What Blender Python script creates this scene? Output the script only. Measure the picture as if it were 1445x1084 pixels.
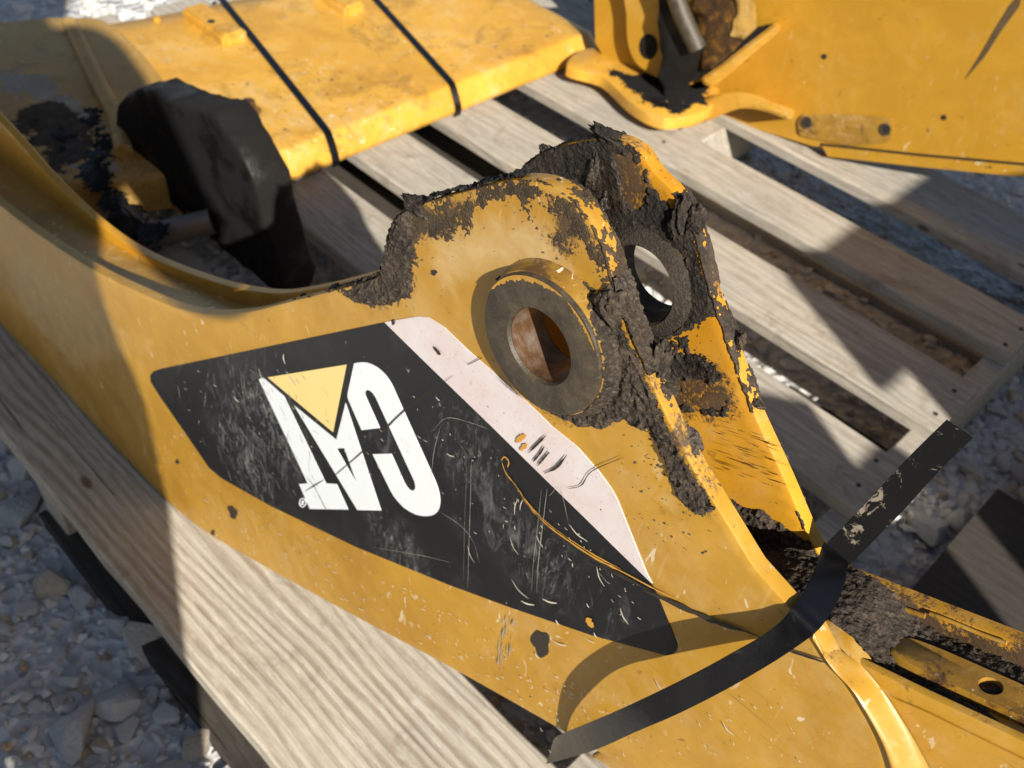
import bpy, bmesh, math, random
import numpy as np
from mathutils import Vector, Matrix
from mathutils.geometry import delaunay_2d_cdt

for o in list(bpy.data.objects):
    bpy.data.objects.remove(o, do_unlink=True)
S = bpy.context.scene
COL = S.collection
random.seed(7)
rng = np.random.default_rng(11)

# ------------------------------------------------------------------ camera
CR = np.array([[0.6973546170937245, 0.712394308767041, 0.07868218892731477],
               [0.5458750079521429, -0.45677128496174896, -0.7024104704000649],
               [-0.4644534569914539, 0.5327798251348501, -0.7074098134871789]])
_u, _s, _v = np.linalg.svd(CR); CR = _u @ _v
FPX = 1351.7; PP = np.array([722.5, 542.0]); CAM = np.array([0.0, 0.0, 1.0])
cam_d = bpy.data.cameras.new('camera'); cam = bpy.data.objects.new('camera', cam_d); COL.objects.link(cam)
m = Matrix.Identity(4)
for i in range(3):
    m[i][0] = CR[0, i]; m[i][1] = -CR[1, i]; m[i][2] = -CR[2, i]; m[i][3] = CAM[i]
cam.matrix_world = m
cam_d.sensor_width = 36.0; cam_d.lens = 36.0 * FPX / 1445.0
cam_d.clip_start = 0.01; cam_d.clip_end = 200.0
cam_d.dof.use_dof = True; cam_d.dof.focus_distance = 0.52; cam_d.dof.aperture_fstop = 13.0
S.camera = cam

# ------------------------------------------------------------------ light
SUN = np.array([2.1, -1.0, 1.5]); SUN /= np.linalg.norm(SUN)
W = bpy.data.worlds.new('World'); S.world = W; W.use_nodes = True
nt = W.node_tree; nt.nodes.clear()
sky = nt.nodes.new('ShaderNodeTexSky'); sky.sky_type = 'NISHITA'; sky.sun_disc = False
sky.sun_elevation = math.asin(SUN[2]); sky.sun_rotation = math.atan2(SUN[0], SUN[1])
bg = nt.nodes.new('ShaderNodeBackground'); bg.inputs['Strength'].default_value = 0.05
out = nt.nodes.new('ShaderNodeOutputWorld')
nt.links.new(sky.outputs[0], bg.inputs[0]); nt.links.new(bg.outputs[0], out.inputs[0])
sl_ = bpy.data.lights.new('sun', 'SUN'); sun = bpy.data.objects.new('sun', sl_); COL.objects.link(sun)
sl_.energy = 5.0; sl_.angle = math.radians(0.55); sl_.color = (1.0, 0.945, 0.86)
sun.rotation_euler = Vector(SUN).to_track_quat('Z', 'Y').to_euler()
sun.location = (3, -2, 4)
S.view_settings.view_transform = 'Standard'; S.view_settings.look = 'None'
S.view_settings.exposure = 0.80; S.view_settings.gamma = 1.0; S.view_settings.use_curve_mapping = False
S.render.engine = 'CYCLES'
S.render.resolution_x = 1024; S.render.resolution_y = 768

# ------------------------------------------------------------------ geometry helpers
def ray(x, y): return CR.T @ np.array([x - PP[0], y - PP[1], FPX])
def on_z(x, y, z):
    d = ray(x, y); return CAM + d * ((z - CAM[2]) / d[2])
def on_y(x, y, yy):
    d = ray(x, y); return CAM + d * ((yy - CAM[1]) / d[1])
def on_plane(x, y, q, n):
    d = ray(x, y); return CAM + d * (np.dot(np.array(q) - CAM, n) / np.dot(d, n))
# frame of the stick: its side plate leans a few degrees, lower edge on the deck (deck top is z = 0)
_n = np.array([-.024, .998, -.058]); _n /= np.linalg.norm(_n)
_ex = np.array([1., 0, 0]) - _n * _n[0]; _ex /= np.linalg.norm(_ex)
SF = np.stack([_ex, _n, np.cross(_ex, _n)], 1); SO = on_z(200, 672, 0)
def sl(x, y, ly=0.0):
    d = SF.T @ ray(x, y); c = SF.T @ (CAM - SO); return c + d * ((ly - c[1]) / d[1])
def s2(pts, ly=0.0): return np.array([[*sl(x, y, ly)[[0, 2]]] for x, y in pts])

def hsh(ix, iy, seed):
    h = (ix.astype(np.int64) * 374761393 + iy.astype(np.int64) * 668265263 + seed * 1442695041) & 0x7fffffff
    h = ((h ^ (h >> 13)) * 1274126177) & 0x7fffffff
    return ((h ^ (h >> 16)) & 0xffff) / 65535.0
def vnoise(x, y, seed=0):
    ix = np.floor(x); iy = np.floor(y); fx = x - ix; fy = y - iy
    fx = fx * fx * (3 - 2 * fx); fy = fy * fy * (3 - 2 * fy)
    a = hsh(ix, iy, seed); b = hsh(ix + 1, iy, seed); c = hsh(ix, iy + 1, seed); d = hsh(ix + 1, iy + 1, seed)
    return (a * (1 - fx) + b * fx) * (1 - fy) + (c * (1 - fx) + d * fx) * fy
def fbm(x, y, seed=0, octv=4, gain=.55):
    r = 0; a = 1; t = 0
    for i in range(octv):
        r = r + a * vnoise(x * 2**i, y * 2**i, seed + i * 17); t += a; a *= gain
    return r / t * 2 - 1
def sdpoly(px, pz, poly):                 # signed distance, positive inside
    poly = np.asarray(poly); n = len(poly); dmin = np.full(px.shape, 1e9); ins = np.zeros(px.shape, bool)
    for i in range(n):
        a = poly[i]; b = poly[(i + 1) % n]; e = b - a; L = max(e @ e, 1e-14)
        t = np.clip(((px - a[0]) * e[0] + (pz - a[1]) * e[1]) / L, 0, 1)
        d = np.hypot(px - a[0] - t * e[0], pz - a[1] - t * e[1]); dmin = np.minimum(dmin, d)
        c = ((a[1] > pz) != (b[1] > pz)) & (px < (b[0] - a[0]) * (pz - a[1]) / (b[1] - a[1] + 1e-15) + a[0])
        ins ^= c
    return np.where(ins, dmin, -dmin)
def catmull(pts, n=8, closed=False):
    P = np.asarray(pts, float); N = len(P); out_ = []
    for i in range(N if closed else N - 1):
        p0 = P[(i - 1) % N] if (closed or i > 0) else 2 * P[0] - P[1]
        p1 = P[i]; p2 = P[(i + 1) % N]
        p3 = P[(i + 2) % N] if (closed or i + 2 < N) else 2 * P[-1] - P[-2]
        for k in range(n):
            t = k / n
            out_.append(.5 * ((2 * p1) + (-p0 + p2) * t + (2 * p0 - 5 * p1 + 4 * p2 - p3) * t * t + (-p0 + 3 * p1 - 3 * p2 + p3) * t**3))
    if not closed: out_.append(P[-1])
    return np.array(out_)
def resample(P, step, closed=True):
    P = np.asarray(P, float); Q = np.vstack([P, P[:1]]) if closed else P
    L = np.concatenate([[0], np.cumsum(np.linalg.norm(np.diff(Q, axis=0), axis=1))])
    n = max(3, int(round(L[-1] / step))); s = np.linspace(0, L[-1], n + 1)
    if closed: s = s[:-1]
    return np.stack([np.interp(s, L, Q[:, k]) for k in range(Q.shape[1])], 1)
def area2(P): return .5 * np.sum(P[:, 0] * np.roll(P[:, 1], -1) - np.roll(P[:, 0], -1) * P[:, 1])
def onorm(P):                              # outward normals of a CCW loop
    t = np.roll(P, -1, 0) - np.roll(P, 1, 0); t /= np.linalg.norm(t, axis=1)[:, None] + 1e-12
    return np.stack([t[:, 1], -t[:, 0]], 1)

# ------------------------------------------------------------------ object helpers
def obj(name, verts, faces, mat, parent=None, smooth=False, loc=None):
    me = bpy.data.meshes.new(name); me.from_pydata([tuple(map(float, v)) for v in verts], [], [tuple(map(int, f)) for f in faces]); me.update()
    if smooth: me.polygons.foreach_set('use_smooth', [True] * len(me.polygons))
    me.materials.append(mat)
    o = bpy.data.objects.new(name, me); COL.objects.link(o)
    if parent: o.parent = parent
    if loc is not None: o.location = loc
    return o
def empty(name, loc=(0, 0, 0)):
    o = bpy.data.objects.new(name, None); COL.objects.link(o); o.location = loc; o.empty_display_size = .1; return o
def tag(o, label=None, cat=None, group=None, kind=None):
    for k, v in (('label', label), ('category', cat), ('group', group), ('kind', kind)):
        if v: o[k] = v
    return o
def bmobj(name, bm, mat, parent=None, smooth=False):
    me = bpy.data.meshes.new(name); bm.normal_update(); bm.to_mesh(me); bm.free()
    if smooth: me.polygons.foreach_set('use_smooth', [True] * len(me.polygons))
    me.materials.append(mat); o = bpy.data.objects.new(name, me); COL.objects.link(o)
    if parent: o.parent = parent
    return o
def autosmooth(o, ang=35):
    me = o.data; bm = bmesh.new(); bm.from_mesh(me)
    for e in bm.edges:
        e.smooth = not (len(e.link_faces) == 2 and e.calc_face_angle(0) > math.radians(ang))
    for f in bm.faces: f.smooth = True
    bm.to_mesh(me); bm.free(); return o
def box(name, lo, hi, mat, parent=None, bev=.002, seg=1):
    bm = bmesh.new(); bmesh.ops.create_cube(bm, size=1)
    lo = np.array(lo); hi = np.array(hi)
    for v in bm.verts: v.co = Vector((lo + hi) / 2 + np.array(v.co) * (hi - lo))
    if bev: bmesh.ops.bevel(bm, geom=bm.edges[:], offset=bev, segments=seg, affect='EDGES')
    return bmobj(name, bm, mat, parent)
def lathe(name, prof, mat, parent, center, axis='y', n=96, squash=None):
    # prof: list of (radius, offset along axis); centre given in parent space
    V = []; F = []
    for r, a in prof:
        for k in range(n):
            t = 2 * math.pi * k / n
            if axis == 'y': V.append((center[0] + r * math.cos(t), center[1] + a, center[2] + r * math.sin(t)))
            elif axis == 'z': V.append((center[0] + r * math.cos(t), center[1] + r * math.sin(t), center[2] + a))
            else: V.append((center[0] + a, center[1] + r * math.cos(t), center[2] + r * math.sin(t)))
    for i in range(len(prof) - 1):
        for k in range(n):
            a = i * n + k; b = i * n + (k + 1) % n; F.append((a, b, b + n, a + n))
    o = obj(name, V, F, mat, parent)
    bm = bmesh.new(); bm.from_mesh(o.data); bmesh.ops.recalc_face_normals(bm, faces=bm.faces); bm.to_mesh(o.data); bm.free()
    return autosmooth(o, 30)
def to_xyz(P2, ly): return np.stack([P2[:, 0], np.full(len(P2), ly), P2[:, 1]], 1)
def plate(name, outline, y0, y1, mat, parent, bev=.0015, grid=.012, holes=(), step=.005, dish=None, mapf=None):
    """solid plate in the lx-lz plane from y0 (face towards the viewer) to y1, with rounded edges"""
    P = resample(outline, step)
    if area2(P) < 0: P = P[::-1]
    N = onorm(P); n = len(P); V = []; F = []
    sg = 1 if y1 > y0 else -1
    rings = [(-bev, y0), (-bev * .3, y0 + sg * bev * .3), (0, y0 + sg * bev), (0, y1 - sg * bev), (-bev, y1)]
    for off, yy in rings: V += list(to_xyz(P + N * off, yy))
    for i in range(len(rings) - 1):
        for k in range(n):
            a = i * n + k; b = i * n + (k + 1) % n; F.append((a, a + n, b + n, b))
    for side, yy, base in ((0, y0, 0), (1, y1, (len(rings) - 1) * n)):
        Q = P - N * bev
        pts = [tuple(q) for q in Q]; edges = [(k, (k + 1) % n) for k in range(n)]
        hol = []
        for c, r in holes:
            m_ = 72; s0 = len(pts)
            for k in range(m_): pts.append((c[0] + r * math.cos(2 * math.pi * k / m_), c[1] + r * math.sin(2 * math.pi * k / m_)))
            edges += [(s0 + k, s0 + (k + 1) % m_) for k in range(m_)]; hol.append((s0, m_, c, r))
        g = grid if side == 0 else .05
        gx, gz = np.meshgrid(np.arange(Q[:, 0].min(), Q[:, 0].max(), g), np.arange(Q[:, 1].min(), Q[:, 1].max(), g))
        gx = gx.ravel(); gz = gz.ravel(); s = sdpoly(gx, gz, Q); keep = s > g * .5
        for c, r in holes: keep &= np.hypot(gx - c[0], gz - c[1]) > r + g * .4
        pts += list(zip(gx[keep], gz[keep]))
        vo, eo, fo, ov, oe, of = delaunay_2d_cdt([Vector(q) for q in pts], edges, [], 1, 1e-6)
        vo = np.array([tuple(v) for v in vo]); off = len(V)
        remap = {}
        for i_, src in enumerate(ov):
            for s_ in src:
                if s_ < n: remap[i_] = base + s_
        for i_, v in enumerate(vo): V.append((v[0], yy, v[1]))
        for f_ in fo:
            c_ = vo[list(f_)].mean(0)
            if any(np.hypot(c_[0] - c[0], c_[1] - c[1]) < r * .999 for c, r in holes): continue
            a2 = area2(vo[list(f_)]); f2 = [remap.get(i_, off + i_) for i_ in f_]
            if (a2 > 0) != (side == 0 and sg > 0 or side == 1 and sg < 0): f2 = f2[::-1]
            F.append(tuple(f2))
        for (s0, m_, c, r) in hol:
            if side == 0:
                h0 = len(V)
                for yy2 in (y0, y1):
                    for k in range(m_): V.append((c[0] + r * math.cos(2 * math.pi * k / m_), yy2, c[1] + r * math.sin(2 * math.pi * k / m_)))
                for k in range(m_): F.append((h0 + k, h0 + (k + 1) % m_, h0 + m_ + (k + 1) % m_, h0 + m_ + k))
    V = np.array(V)
    if mapf is not None: V = mapf(V)
    o = obj(name, V, F, mat, parent)
    bm = bmesh.new(); bm.from_mesh(o.data)
    lo = [v for v in bm.verts if not v.link_faces]; bmesh.ops.delete(bm, geom=lo, context='VERTS')
    bmesh.ops.recalc_face_normals(bm, faces=bm.faces); bm.to_mesh(o.data); bm.free()
    return autosmooth(o, 40)
def flat(name, outline, ly, th, mat, parent, hole=None, step=.003, grid=.02):
    """thin sheet (decal, letter) of real thickness in the stick's side plane"""
    P = resample(outline, step) if step else np.asarray(outline)
    pts = [Vector(q) for q in P]; n = len(P); edges = [(k, (k + 1) % n) for k in range(n)]
    if hole is not None:
        h = np.asarray(hole); edges += [(n + k, n + (k + 1) % len(h)) for k in range(len(h))]; pts += [Vector(q) for q in h]
    vo, eo, fo, *_r = delaunay_2d_cdt(pts, edges, [], 1, 1e-7)
    vo = np.array([tuple(v) for v in vo]); V = []; F = []; k = len(vo)
    V += list(to_xyz(vo, ly)); V += list(to_xyz(vo, ly + th)); ed = {}
    for f_ in fo:
        c_ = vo[list(f_)].mean(0)[None]
        if hole is not None and sdpoly(c_[:, 0], c_[:, 1], np.asarray(hole))[0] > 0: continue
        f2 = list(f_) if area2(vo[list(f_)]) > 0 else list(f_)[::-1]
        F.append(tuple(f2)); F.append(tuple(i + k for i in f2[::-1]))
        for a, b in zip(f2, f2[1:] + f2[:1]): ed[(a, b)] = ed.get((a, b), 0) + 1
    for (a, b) in list(ed):
        if (b, a) not in ed: F.append((a, a + k, b + k, b))
    return obj(name, V, F, mat, parent)
def tube(name, pts, r, mat, parent=None, n=12, smooth=True, radii=None):
    P = np.asarray(pts, float); V = []; F = []
    for i, q in enumerate(P):
        t = P[min(i + 1, len(P) - 1)] - P[max(i - 1, 0)]; t /= np.linalg.norm(t)
        a = np.cross(t, [0, 0, 1]) if abs(t[2]) < .9 else np.cross(t, [1, 0, 0]); a /= np.linalg.norm(a); b = np.cross(t, a)
        rr = radii[i] if radii is not None else r
        for k in range(n): V.append(q + rr * (a * math.cos(2 * math.pi * k / n) + b * math.sin(2 * math.pi * k / n)))
    for i in range(len(P) - 1):
        for k in range(n): F.append((i * n + k, i * n + (k + 1) % n, (i + 1) * n + (k + 1) % n, (i + 1) * n + k))
    F.append(tuple(range(n))[::-1]); F.append(tuple((len(P) - 1) * n + k for k in range(n)))
    o = obj(name, V, F, mat, parent); return autosmooth(o, 50) if smooth else o
def crust(name, mapf, U, Vv, mask, h, mat, parent, rough=1.0, seed=0, scale=220., base=-.0006, smooth=True):
    """caked mud: a height field over a surface, only where mask + noise > 0.  mapf(u, v, height) -> xyz"""
    nz = fbm(U * scale * .35, Vv * scale * .35, seed, 4); fine = fbm(U * scale * 2.2, Vv * scale * 2.2, seed + 5, 3)
    lump = np.maximum(fbm(U * scale * 1.2, Vv * scale * 1.2, seed + 9, 3), 0)
    mk = mask + rough * (.75 * nz + .40 * fine)
    body = np.clip(mk * 1.5, -.3, 1.0)
    hh = h * (body * (.60 + .25 * nz) + .30 * fine * np.clip(body + .2, 0, 1) + .45 * lump * np.clip(body, 0, 1)) + base
    keepv = mk > -.06
    nu, nv = U.shape; X = mapf(U.ravel(), Vv.ravel(), hh.ravel())
    idx = np.arange(nu * nv).reshape(nu, nv)
    k = keepv[:-1, :-1] & keepv[1:, :-1] & keepv[:-1, 1:] & keepv[1:, 1:]
    q = np.stack([idx[:-1, :-1][k], idx[1:, :-1][k], idx[1:, 1:][k], idx[:-1, 1:][k]], 1)
    used = np.unique(q); rm = np.full(nu * nv, -1); rm[used] = np.arange(len(used))
    me = bpy.data.meshes.new(name); me.from_pydata(X[used].tolist(), [], rm[q].tolist()); me.update()
    me.polygons.foreach_set('use_smooth', [smooth] * len(me.polygons)); me.materials.append(mat)
    o = bpy.data.objects.new(name, me); COL.objects.link(o); o.parent = parent; o['kind'] = 'stuff'; return o

# ------------------------------------------------------------------ materials
class NB:
    def __init__(s, name):
        s.m = bpy.data.materials.new(name); s.m.use_nodes = True; s.t = s.m.node_tree; s.b = s.t.nodes['Principled BSDF']
        s.tc = s.t.nodes.new('ShaderNodeTexCoord')
    def n(s, kind, **kw):
        x = s.t.nodes.new('ShaderNode' + kind)
        for k, v in kw.items(): setattr(x, k, v)
        return x
    def l(s, a, b): s.t.links.new(a, b)
    def coord(s, scale=(1, 1, 1), rot=(0, 0, 0), loc=None, rnd=False):
        mp = s.n('Mapping'); mp.inputs['Scale'].default_value = scale; mp.inputs['Rotation'].default_value = rot
        if loc: mp.inputs['Location'].default_value = loc
        src = s.tc.outputs['Object']
        if rnd:
            oi = s.n('ObjectInfo'); ml = s.n('Math', operation='MULTIPLY'); ml.inputs[1].default_value = 37.0; s.l(oi.outputs['Random'], ml.inputs[0])
            ad = s.n('VectorMath', operation='ADD'); s.l(src, ad.inputs[0]); s.l(ml.outputs[0], ad.inputs[1]); src = ad.outputs[0]
        s.l(src, mp.inputs[0]); return mp.outputs[0]
    def noise(s, vec, scale, detail=4, rough=.6, dist=0):
        x = s.n('TexNoise'); x.inputs['Scale'].default_value = scale; x.inputs['Detail'].default_value = detail
        x.inputs['Roughness'].default_value = rough; x.inputs['Distortion'].default_value = dist; s.l(vec, x.inputs['Vector']); return x.outputs['Fac']
    def ramp(s, fac, stops, interp='LINEAR'):
        x = s.n('ValToRGB'); x.color_ramp.interpolation = interp; e = x.color_ramp.elements
        while len(e) < len(stops): e.new(.5)
        for i, (p_, c) in enumerate(stops): e[i].position = p_; e[i].color = c if len(c) == 4 else (*c, 1)
        s.l(fac, x.inputs[0]); return x.outputs[0]
    def mask(s, fac, lo, hi):
        x = s.n('MapRange'); x.inputs[1].default_value = lo; x.inputs[2].default_value = hi; x.clamp = True; s.l(fac, x.inputs[0]); return x.outputs[0]
    def mix(s, fac, a, b):
        x = s.n('Mix', data_type='RGBA')
        if isinstance(fac, (int, float)): x.inputs[0].default_value = fac
        else: s.l(fac, x.inputs[0])
        for v, i in ((a, 6), (b, 7)):
            if isinstance(v, tuple): x.inputs[i].default_value = (*v, 1)
            else: s.l(v, x.inputs[i])
        return x.outputs[2]
    def math(s, op, a, b=None):
        x = s.n('Math', operation=op)
        for v, i in ((a, 0), (b, 1)):
            if v is None: continue
            if isinstance(v, (int, float)): x.inputs[i].default_value = v
            else: s.l(v, x.inputs[i])
        return x.outputs[0]
    def bump(s, h, strength=.3, dist=.001, prev=None):
        x = s.n('Bump'); x.inputs['Strength'].default_value = strength; x.inputs['Distance'].default_value = dist; s.l(h, x.inputs['Height'])
        if prev: s.l(prev, x.inputs['Normal'])
        return x.outputs[0]
    def done(s, col=None, rough=None, normal=None, metal=None, spec=None):
        for v, k in ((col, 'Base Color'), (rough, 'Roughness'), (normal, 'Normal'), (metal, 'Metallic'), (spec, 'Specular IOR Level')):
            if v is None: continue
            if isinstance(v, tuple): s.b.inputs[k].default_value = (*v, 1)
            elif isinstance(v, (int, float)): s.b.inputs[k].default_value = v
            else: s.l(v, s.b.inputs[k])
        return s.m

def paint(name, base=(.425, .226, .022), dark=(.335, .168, .014), dust=.35, spots=.5, scale=1.0, rust=.0, gloss=.36, grimy=False):
    b = NB(name); v = b.coord()
    big = b.noise(v, 6 * scale, 4, .6, .4); col = b.mix(b.mask(big, .36, .64), dark, base)
    hz = b.noise(v, 24 * scale, 5, .7, .5); col = b.mix(b.math('MULTIPLY', b.mask(hz, .45, .68), .35), col, tuple(min(1, x * 1.22 + .01) for x in base))
    du = b.noise(v, 5 * scale, 6, .7, .6); du2 = b.noise(v, 48 * scale, 5, .75, .4)
    dm = b.math('MULTIPLY', b.mask(b.math('ADD', b.math('MULTIPLY', du, .6), b.math('MULTIPLY', du2, .4)), .50, .68), dust)
    col = b.mix(dm, col, (.52, .38, .19))
    vs = b.coord((1, 1, .45), (0, .6, 0)); ch = b.noise(vs, 120 * scale, 3, .5, .8); zo = b.mask(b.noise(v, 7 * scale, 3), .42, .6)
    col = b.mix(b.math('MULTIPLY', b.math('MULTIPLY', b.mask(ch, .66, .69), zo), min(1, dust * 2.0)), col, (.62, .52, .36))
    sp = b.noise(v, 110 * scale, 3, .55, .3); sb = b.mask(b.noise(v, 9 * scale, 3), .40, .62)
    spm = b.math('MULTIPLY', b.math('MULTIPLY', b.mask(sp, .66, .70), sb), spots)
    col = b.mix(spm, col, (.05, .03, .018))
    lines = b.noise(b.coord((1, 1, .05), (0, .35, 0)), 260 * scale, 2, .5); lm = b.math('MULTIPLY', b.math('MULTIPLY', b.mask(lines, .66, .72), zo), .45 * dust)
    col = b.mix(lm, col, (.60, .45, .25))
    tiny = b.mask(b.noise(v, 420, 2, .5), .70, .73); col = b.mix(b.math('MULTIPLY', tiny, spots * .7), col, (.10, .06, .03))
    ln2 = b.noise(b.coord((.06, 1, 1), (0, .5, 0)), 300 * scale, 2, .5); col = b.mix(b.math('MULTIPLY', b.math('MULTIPLY', b.mask(ln2, .64, .68), b.mask(big, .5, .62)), .5), col, (.20, .11, .03))
    if rust:
        rn = b.noise(v, 14 * scale, 6, .75, .5); col = b.mix(b.math('MULTIPLY', b.mask(rn, .53, .64), rust), col, (.07, .035, .018))
    ro = b.math('ADD', b.math('MULTIPLY', du, .22), gloss - .08); ro = b.math('ADD', ro, b.math('MULTIPLY', dm, .5))
    nn = b.bump(b.noise(v, 40 * scale, 2), .10, .0015); nn = b.bump(b.noise(v, 480, 3), .12, .0004, nn)
    nn = b.bump(spm, .5, -.0006, nn)
    if grimy:
        ad = b.n('Attribute'); ad.attribute_name = 'dust'; dn = b.math('MULTIPLY', b.mask(b.math('ADD', ad.outputs['Fac'], b.math('MULTIPLY', b.math('SUBTRACT', du2, .5), 1.8)), .1, 1.1), .6)
        col = b.mix(dn, col, (.55, .42, .22)); ro = b.math('ADD', ro, b.math('MULTIPLY', dn, .3))
        at = b.n('Attribute'); at.attribute_name = 'grime'; g = at.outputs['Fac']
        n1 = b.noise(v, 34, 5, .72, .6); n2 = b.noise(v, 330, 4, .75)
        gm = b.math('ADD', g, b.math('ADD', b.math('MULTIPLY', b.math('SUBTRACT', n1, .5), 2.6), b.math('MULTIPLY', b.math('SUBTRACT', n2, .5), 2.2)))
        gsoft = b.mask(gm, .28, .85); col = b.mix(b.math('MULTIPLY', gsoft, .55), col, (.13, .062, .018)); ghard = b.mask(gm, .55, .95)
        col = b.mix(b.math('MULTIPLY', ghard, .9), col, b.mix(b.mask(n1, .4, .6), (.022, .016, .011), (.062, .040, .023)))
        ro = b.math('ADD', ro, b.math('MULTIPLY', ghard, .25)); nn = b.bump(b.math('MULTIPLY', ghard, n2), .6, .0010, nn)
    return b.done(col, ro, nn, spec=.45)
def wood(name, tint=(1, 1, 1), contrast=1.0, freq=70.0, swirl=7.0, age=.5):
    b = NB(name); v0 = b.coord(rnd=True)
    mp = b.n('Mapping'); mp.inputs['Scale'].default_value = (.9, 5.5, 5.5); b.l(v0, mp.inputs[0])
    warp = b.noise(mp.outputs[0], 1.5, 2, .5, .25); fine = b.noise(v0, 9.0, 3, .6)
    sx = b.n('SeparateXYZ'); b.l(v0, sx.inputs[0])
    ph = b.math('ADD', b.math('MULTIPLY', sx.outputs[1], freq * 6.283), b.math('ADD', b.math('MULTIPLY', warp, swirl * 6.283), b.math('MULTIPLY', fine, 2.6)))
    ringv = b.math('SINE', ph); ringm = b.mask(ringv, -.55, .95)
    amp = b.math('ADD', b.math('MULTIPLY', b.mask(b.noise(mp.outputs[0], 3.1, 3), .34, .60), .65), .35)
    mp2 = b.n('Mapping'); mp2.inputs['Scale'].default_value = (3.0, 170, 170); b.l(v0, mp2.inputs[0])
    fib = b.noise(mp2.outputs[0], 2.2, 5, .7); blot = b.noise(v0, 5.5, 5, .65, .4)
    T = lambda c: tuple(x * t for x, t in zip(c, tint))
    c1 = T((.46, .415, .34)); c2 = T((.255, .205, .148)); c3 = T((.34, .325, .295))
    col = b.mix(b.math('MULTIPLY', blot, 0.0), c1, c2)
    col = b.mix(b.math('MULTIPLY', b.mask(blot, .40, .66), age), col, c3)
    col = b.mix(b.math('MULTIPLY', b.math('MULTIPLY', ringm, amp), .62 * contrast), col, c2)
    col = b.mix(b.math('MULTIPLY', b.mask(fib, .44, .66), .6), col, c2)
    mp4 = b.n('Mapping'); mp4.inputs['Scale'].default_value = (14, 75, 75); b.l(v0, mp4.inputs[0]); br_ = b.noise(mp4.outputs[0], 2.0, 5, .75)
    col = b.mix(b.math('MULTIPLY', b.mask(br_, .52, .66), .5), col, T((.56, .52, .44))); col = b.mix(b.math('MULTIPLY', b.mask(br_, .44, .36), .4), col, T((.20, .17, .13)))
    sm = b.noise(v0, 13, 5, .75, .5); col = b.mix(b.math('MULTIPLY', b.mask(sm, .57, .70), .45), col, T((.16, .115, .075)))
    mp5 = b.n('Mapping'); mp5.inputs['Scale'].default_value = (.9, 46, 46); b.l(v0, mp5.inputs[0]); ck_ = b.noise(mp5.outputs[0], 2.6, 3, .55); crk = b.mask(ck_, .70, .73)
    col = b.mix(b.math('MULTIPLY', crk, .85), col, T((.05, .035, .025)))
    kn = b.n('TexVoronoi'); kn.inputs['Scale'].default_value = 5.5; mp3 = b.n('Mapping'); mp3.inputs['Scale'].default_value = (.6, 1.4, 1.4); b.l(v0, mp3.inputs[0]); b.l(mp3.outputs[0], kn.inputs['Vector'])
    col = b.mix(b.math('MULTIPLY', b.mask(kn.outputs['Distance'], .055, .03), .8), col, T((.10, .06, .035)))
    nn = b.bump(ringm, .5 * contrast, -.0014); nn = b.bump(crk, .8, -.003, nn); nn = b.bump(fib, .6, .0010, nn)
    return b.done(col, .84, nn, spec=.22)
def grime(name, c1=(.020, .016, .012), c2=(.060, .046, .034), c3=(.13, .10, .07), wet=.0, sc=1.0):
    b = NB(name); v = b.coord(); a = b.noise(v, 45 * sc, 5, .7); f_ = b.noise(v, 420 * sc, 4, .7)
    col = b.mix(b.mask(a, .38, .66), c1, c2); col = b.mix(b.math('MULTIPLY', b.mask(f_, .52, .75), .55), col, c3)
    ge = b.n('NewGeometry'); pt = b.mask(ge.outputs['Pointiness'], .50, .60); col = b.mix(b.math('MULTIPLY', pt, .40), col, c3); pd = b.mask(ge.outputs['Pointiness'], .49, .42); col = b.mix(b.math('MULTIPLY', pd, .6), col, c1)
    wr = b.noise(v, 13 * sc, 3, .6); col = b.mix(b.math('MULTIPLY', b.mask(wr, .55, .68), .35), col, tuple(min(1, x * .7) for x in c3))
    w = b.mask(b.noise(v, 23 * sc, 3), .5, .62)
    ro = b.math('SUBTRACT', .93, b.math('MULTIPLY', w, wet))
    vo = b.n('TexVoronoi'); vo.inputs['Scale'].default_value = 620 * sc; b.l(v, vo.inputs['Vector'])
    nn = b.bump(vo.outputs['Distance'], .55, .0010); nn = b.bump(f_, .8, .0010, nn)
    return b.done(col, ro, nn, spec=.3)

M = {}
M['paint'] = paint('yellow_paint', dust=.36, grimy=True)
M['paint_in'] = paint('yellow_paint_inside', base=(.54, .27, .016), dark=(.45, .20, .010), dust=.15, spots=.8, grimy=True)
M['paint_far'] = paint('yellow_paint_dusty', base=(.60, .325, .040), dark=(.48, .245, .028), dust=.75, spots=1.0, scale=.7, rust=.34)
M['paint_old'] = paint('yellow_paint_chalky', base=(.44, .26, .06), dark=(.36, .20, .04), dust=1.0, spots=.8, scale=.8, rust=.35, gloss=.5)
M['paint_mucky'] = paint('mud_smeared_paint', base=(.36, .19, .022), dark=(.26, .13, .014), dust=.5, spots=1.0, rust=1.0, scale=3.5)
M['collar'] = paint('grimy_collar_paint', base=(.30, .165, .025), dark=(.17, .09, .014), dust=.6, spots=1.0, rust=.9, scale=2.2)
M['paint_web'] = paint('dusty_web_paint', dust=.9, spots=1.0, rust=.25)
M['paint_mucky2'] = paint('dirty_pad_paint', base=(.36, .20, .03), dark=(.26, .14, .02), dust=.8, spots=1.0, rust=1.0, scale=1.6)
M['mud'] = grime('caked_mud', (.016, .012, .009), (.058, .042, .029), (.150, .112, .076), wet=.4)
M['grease'] = grime('greasy_mud', (.008, .007, .006), (.030, .023, .017), (.10, .076, .052), wet=.6)
M['stain'] = grime('brown_stain', (.030, .021, .013), (.075, .050, .028), (.16, .105, .045), wet=.2, sc=1.5)
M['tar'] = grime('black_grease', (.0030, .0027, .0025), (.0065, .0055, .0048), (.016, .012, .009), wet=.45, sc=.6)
M['wood'] = wood('weathered_pine', (.97, .97, .96), .75, 45, 9, .7)
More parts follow.
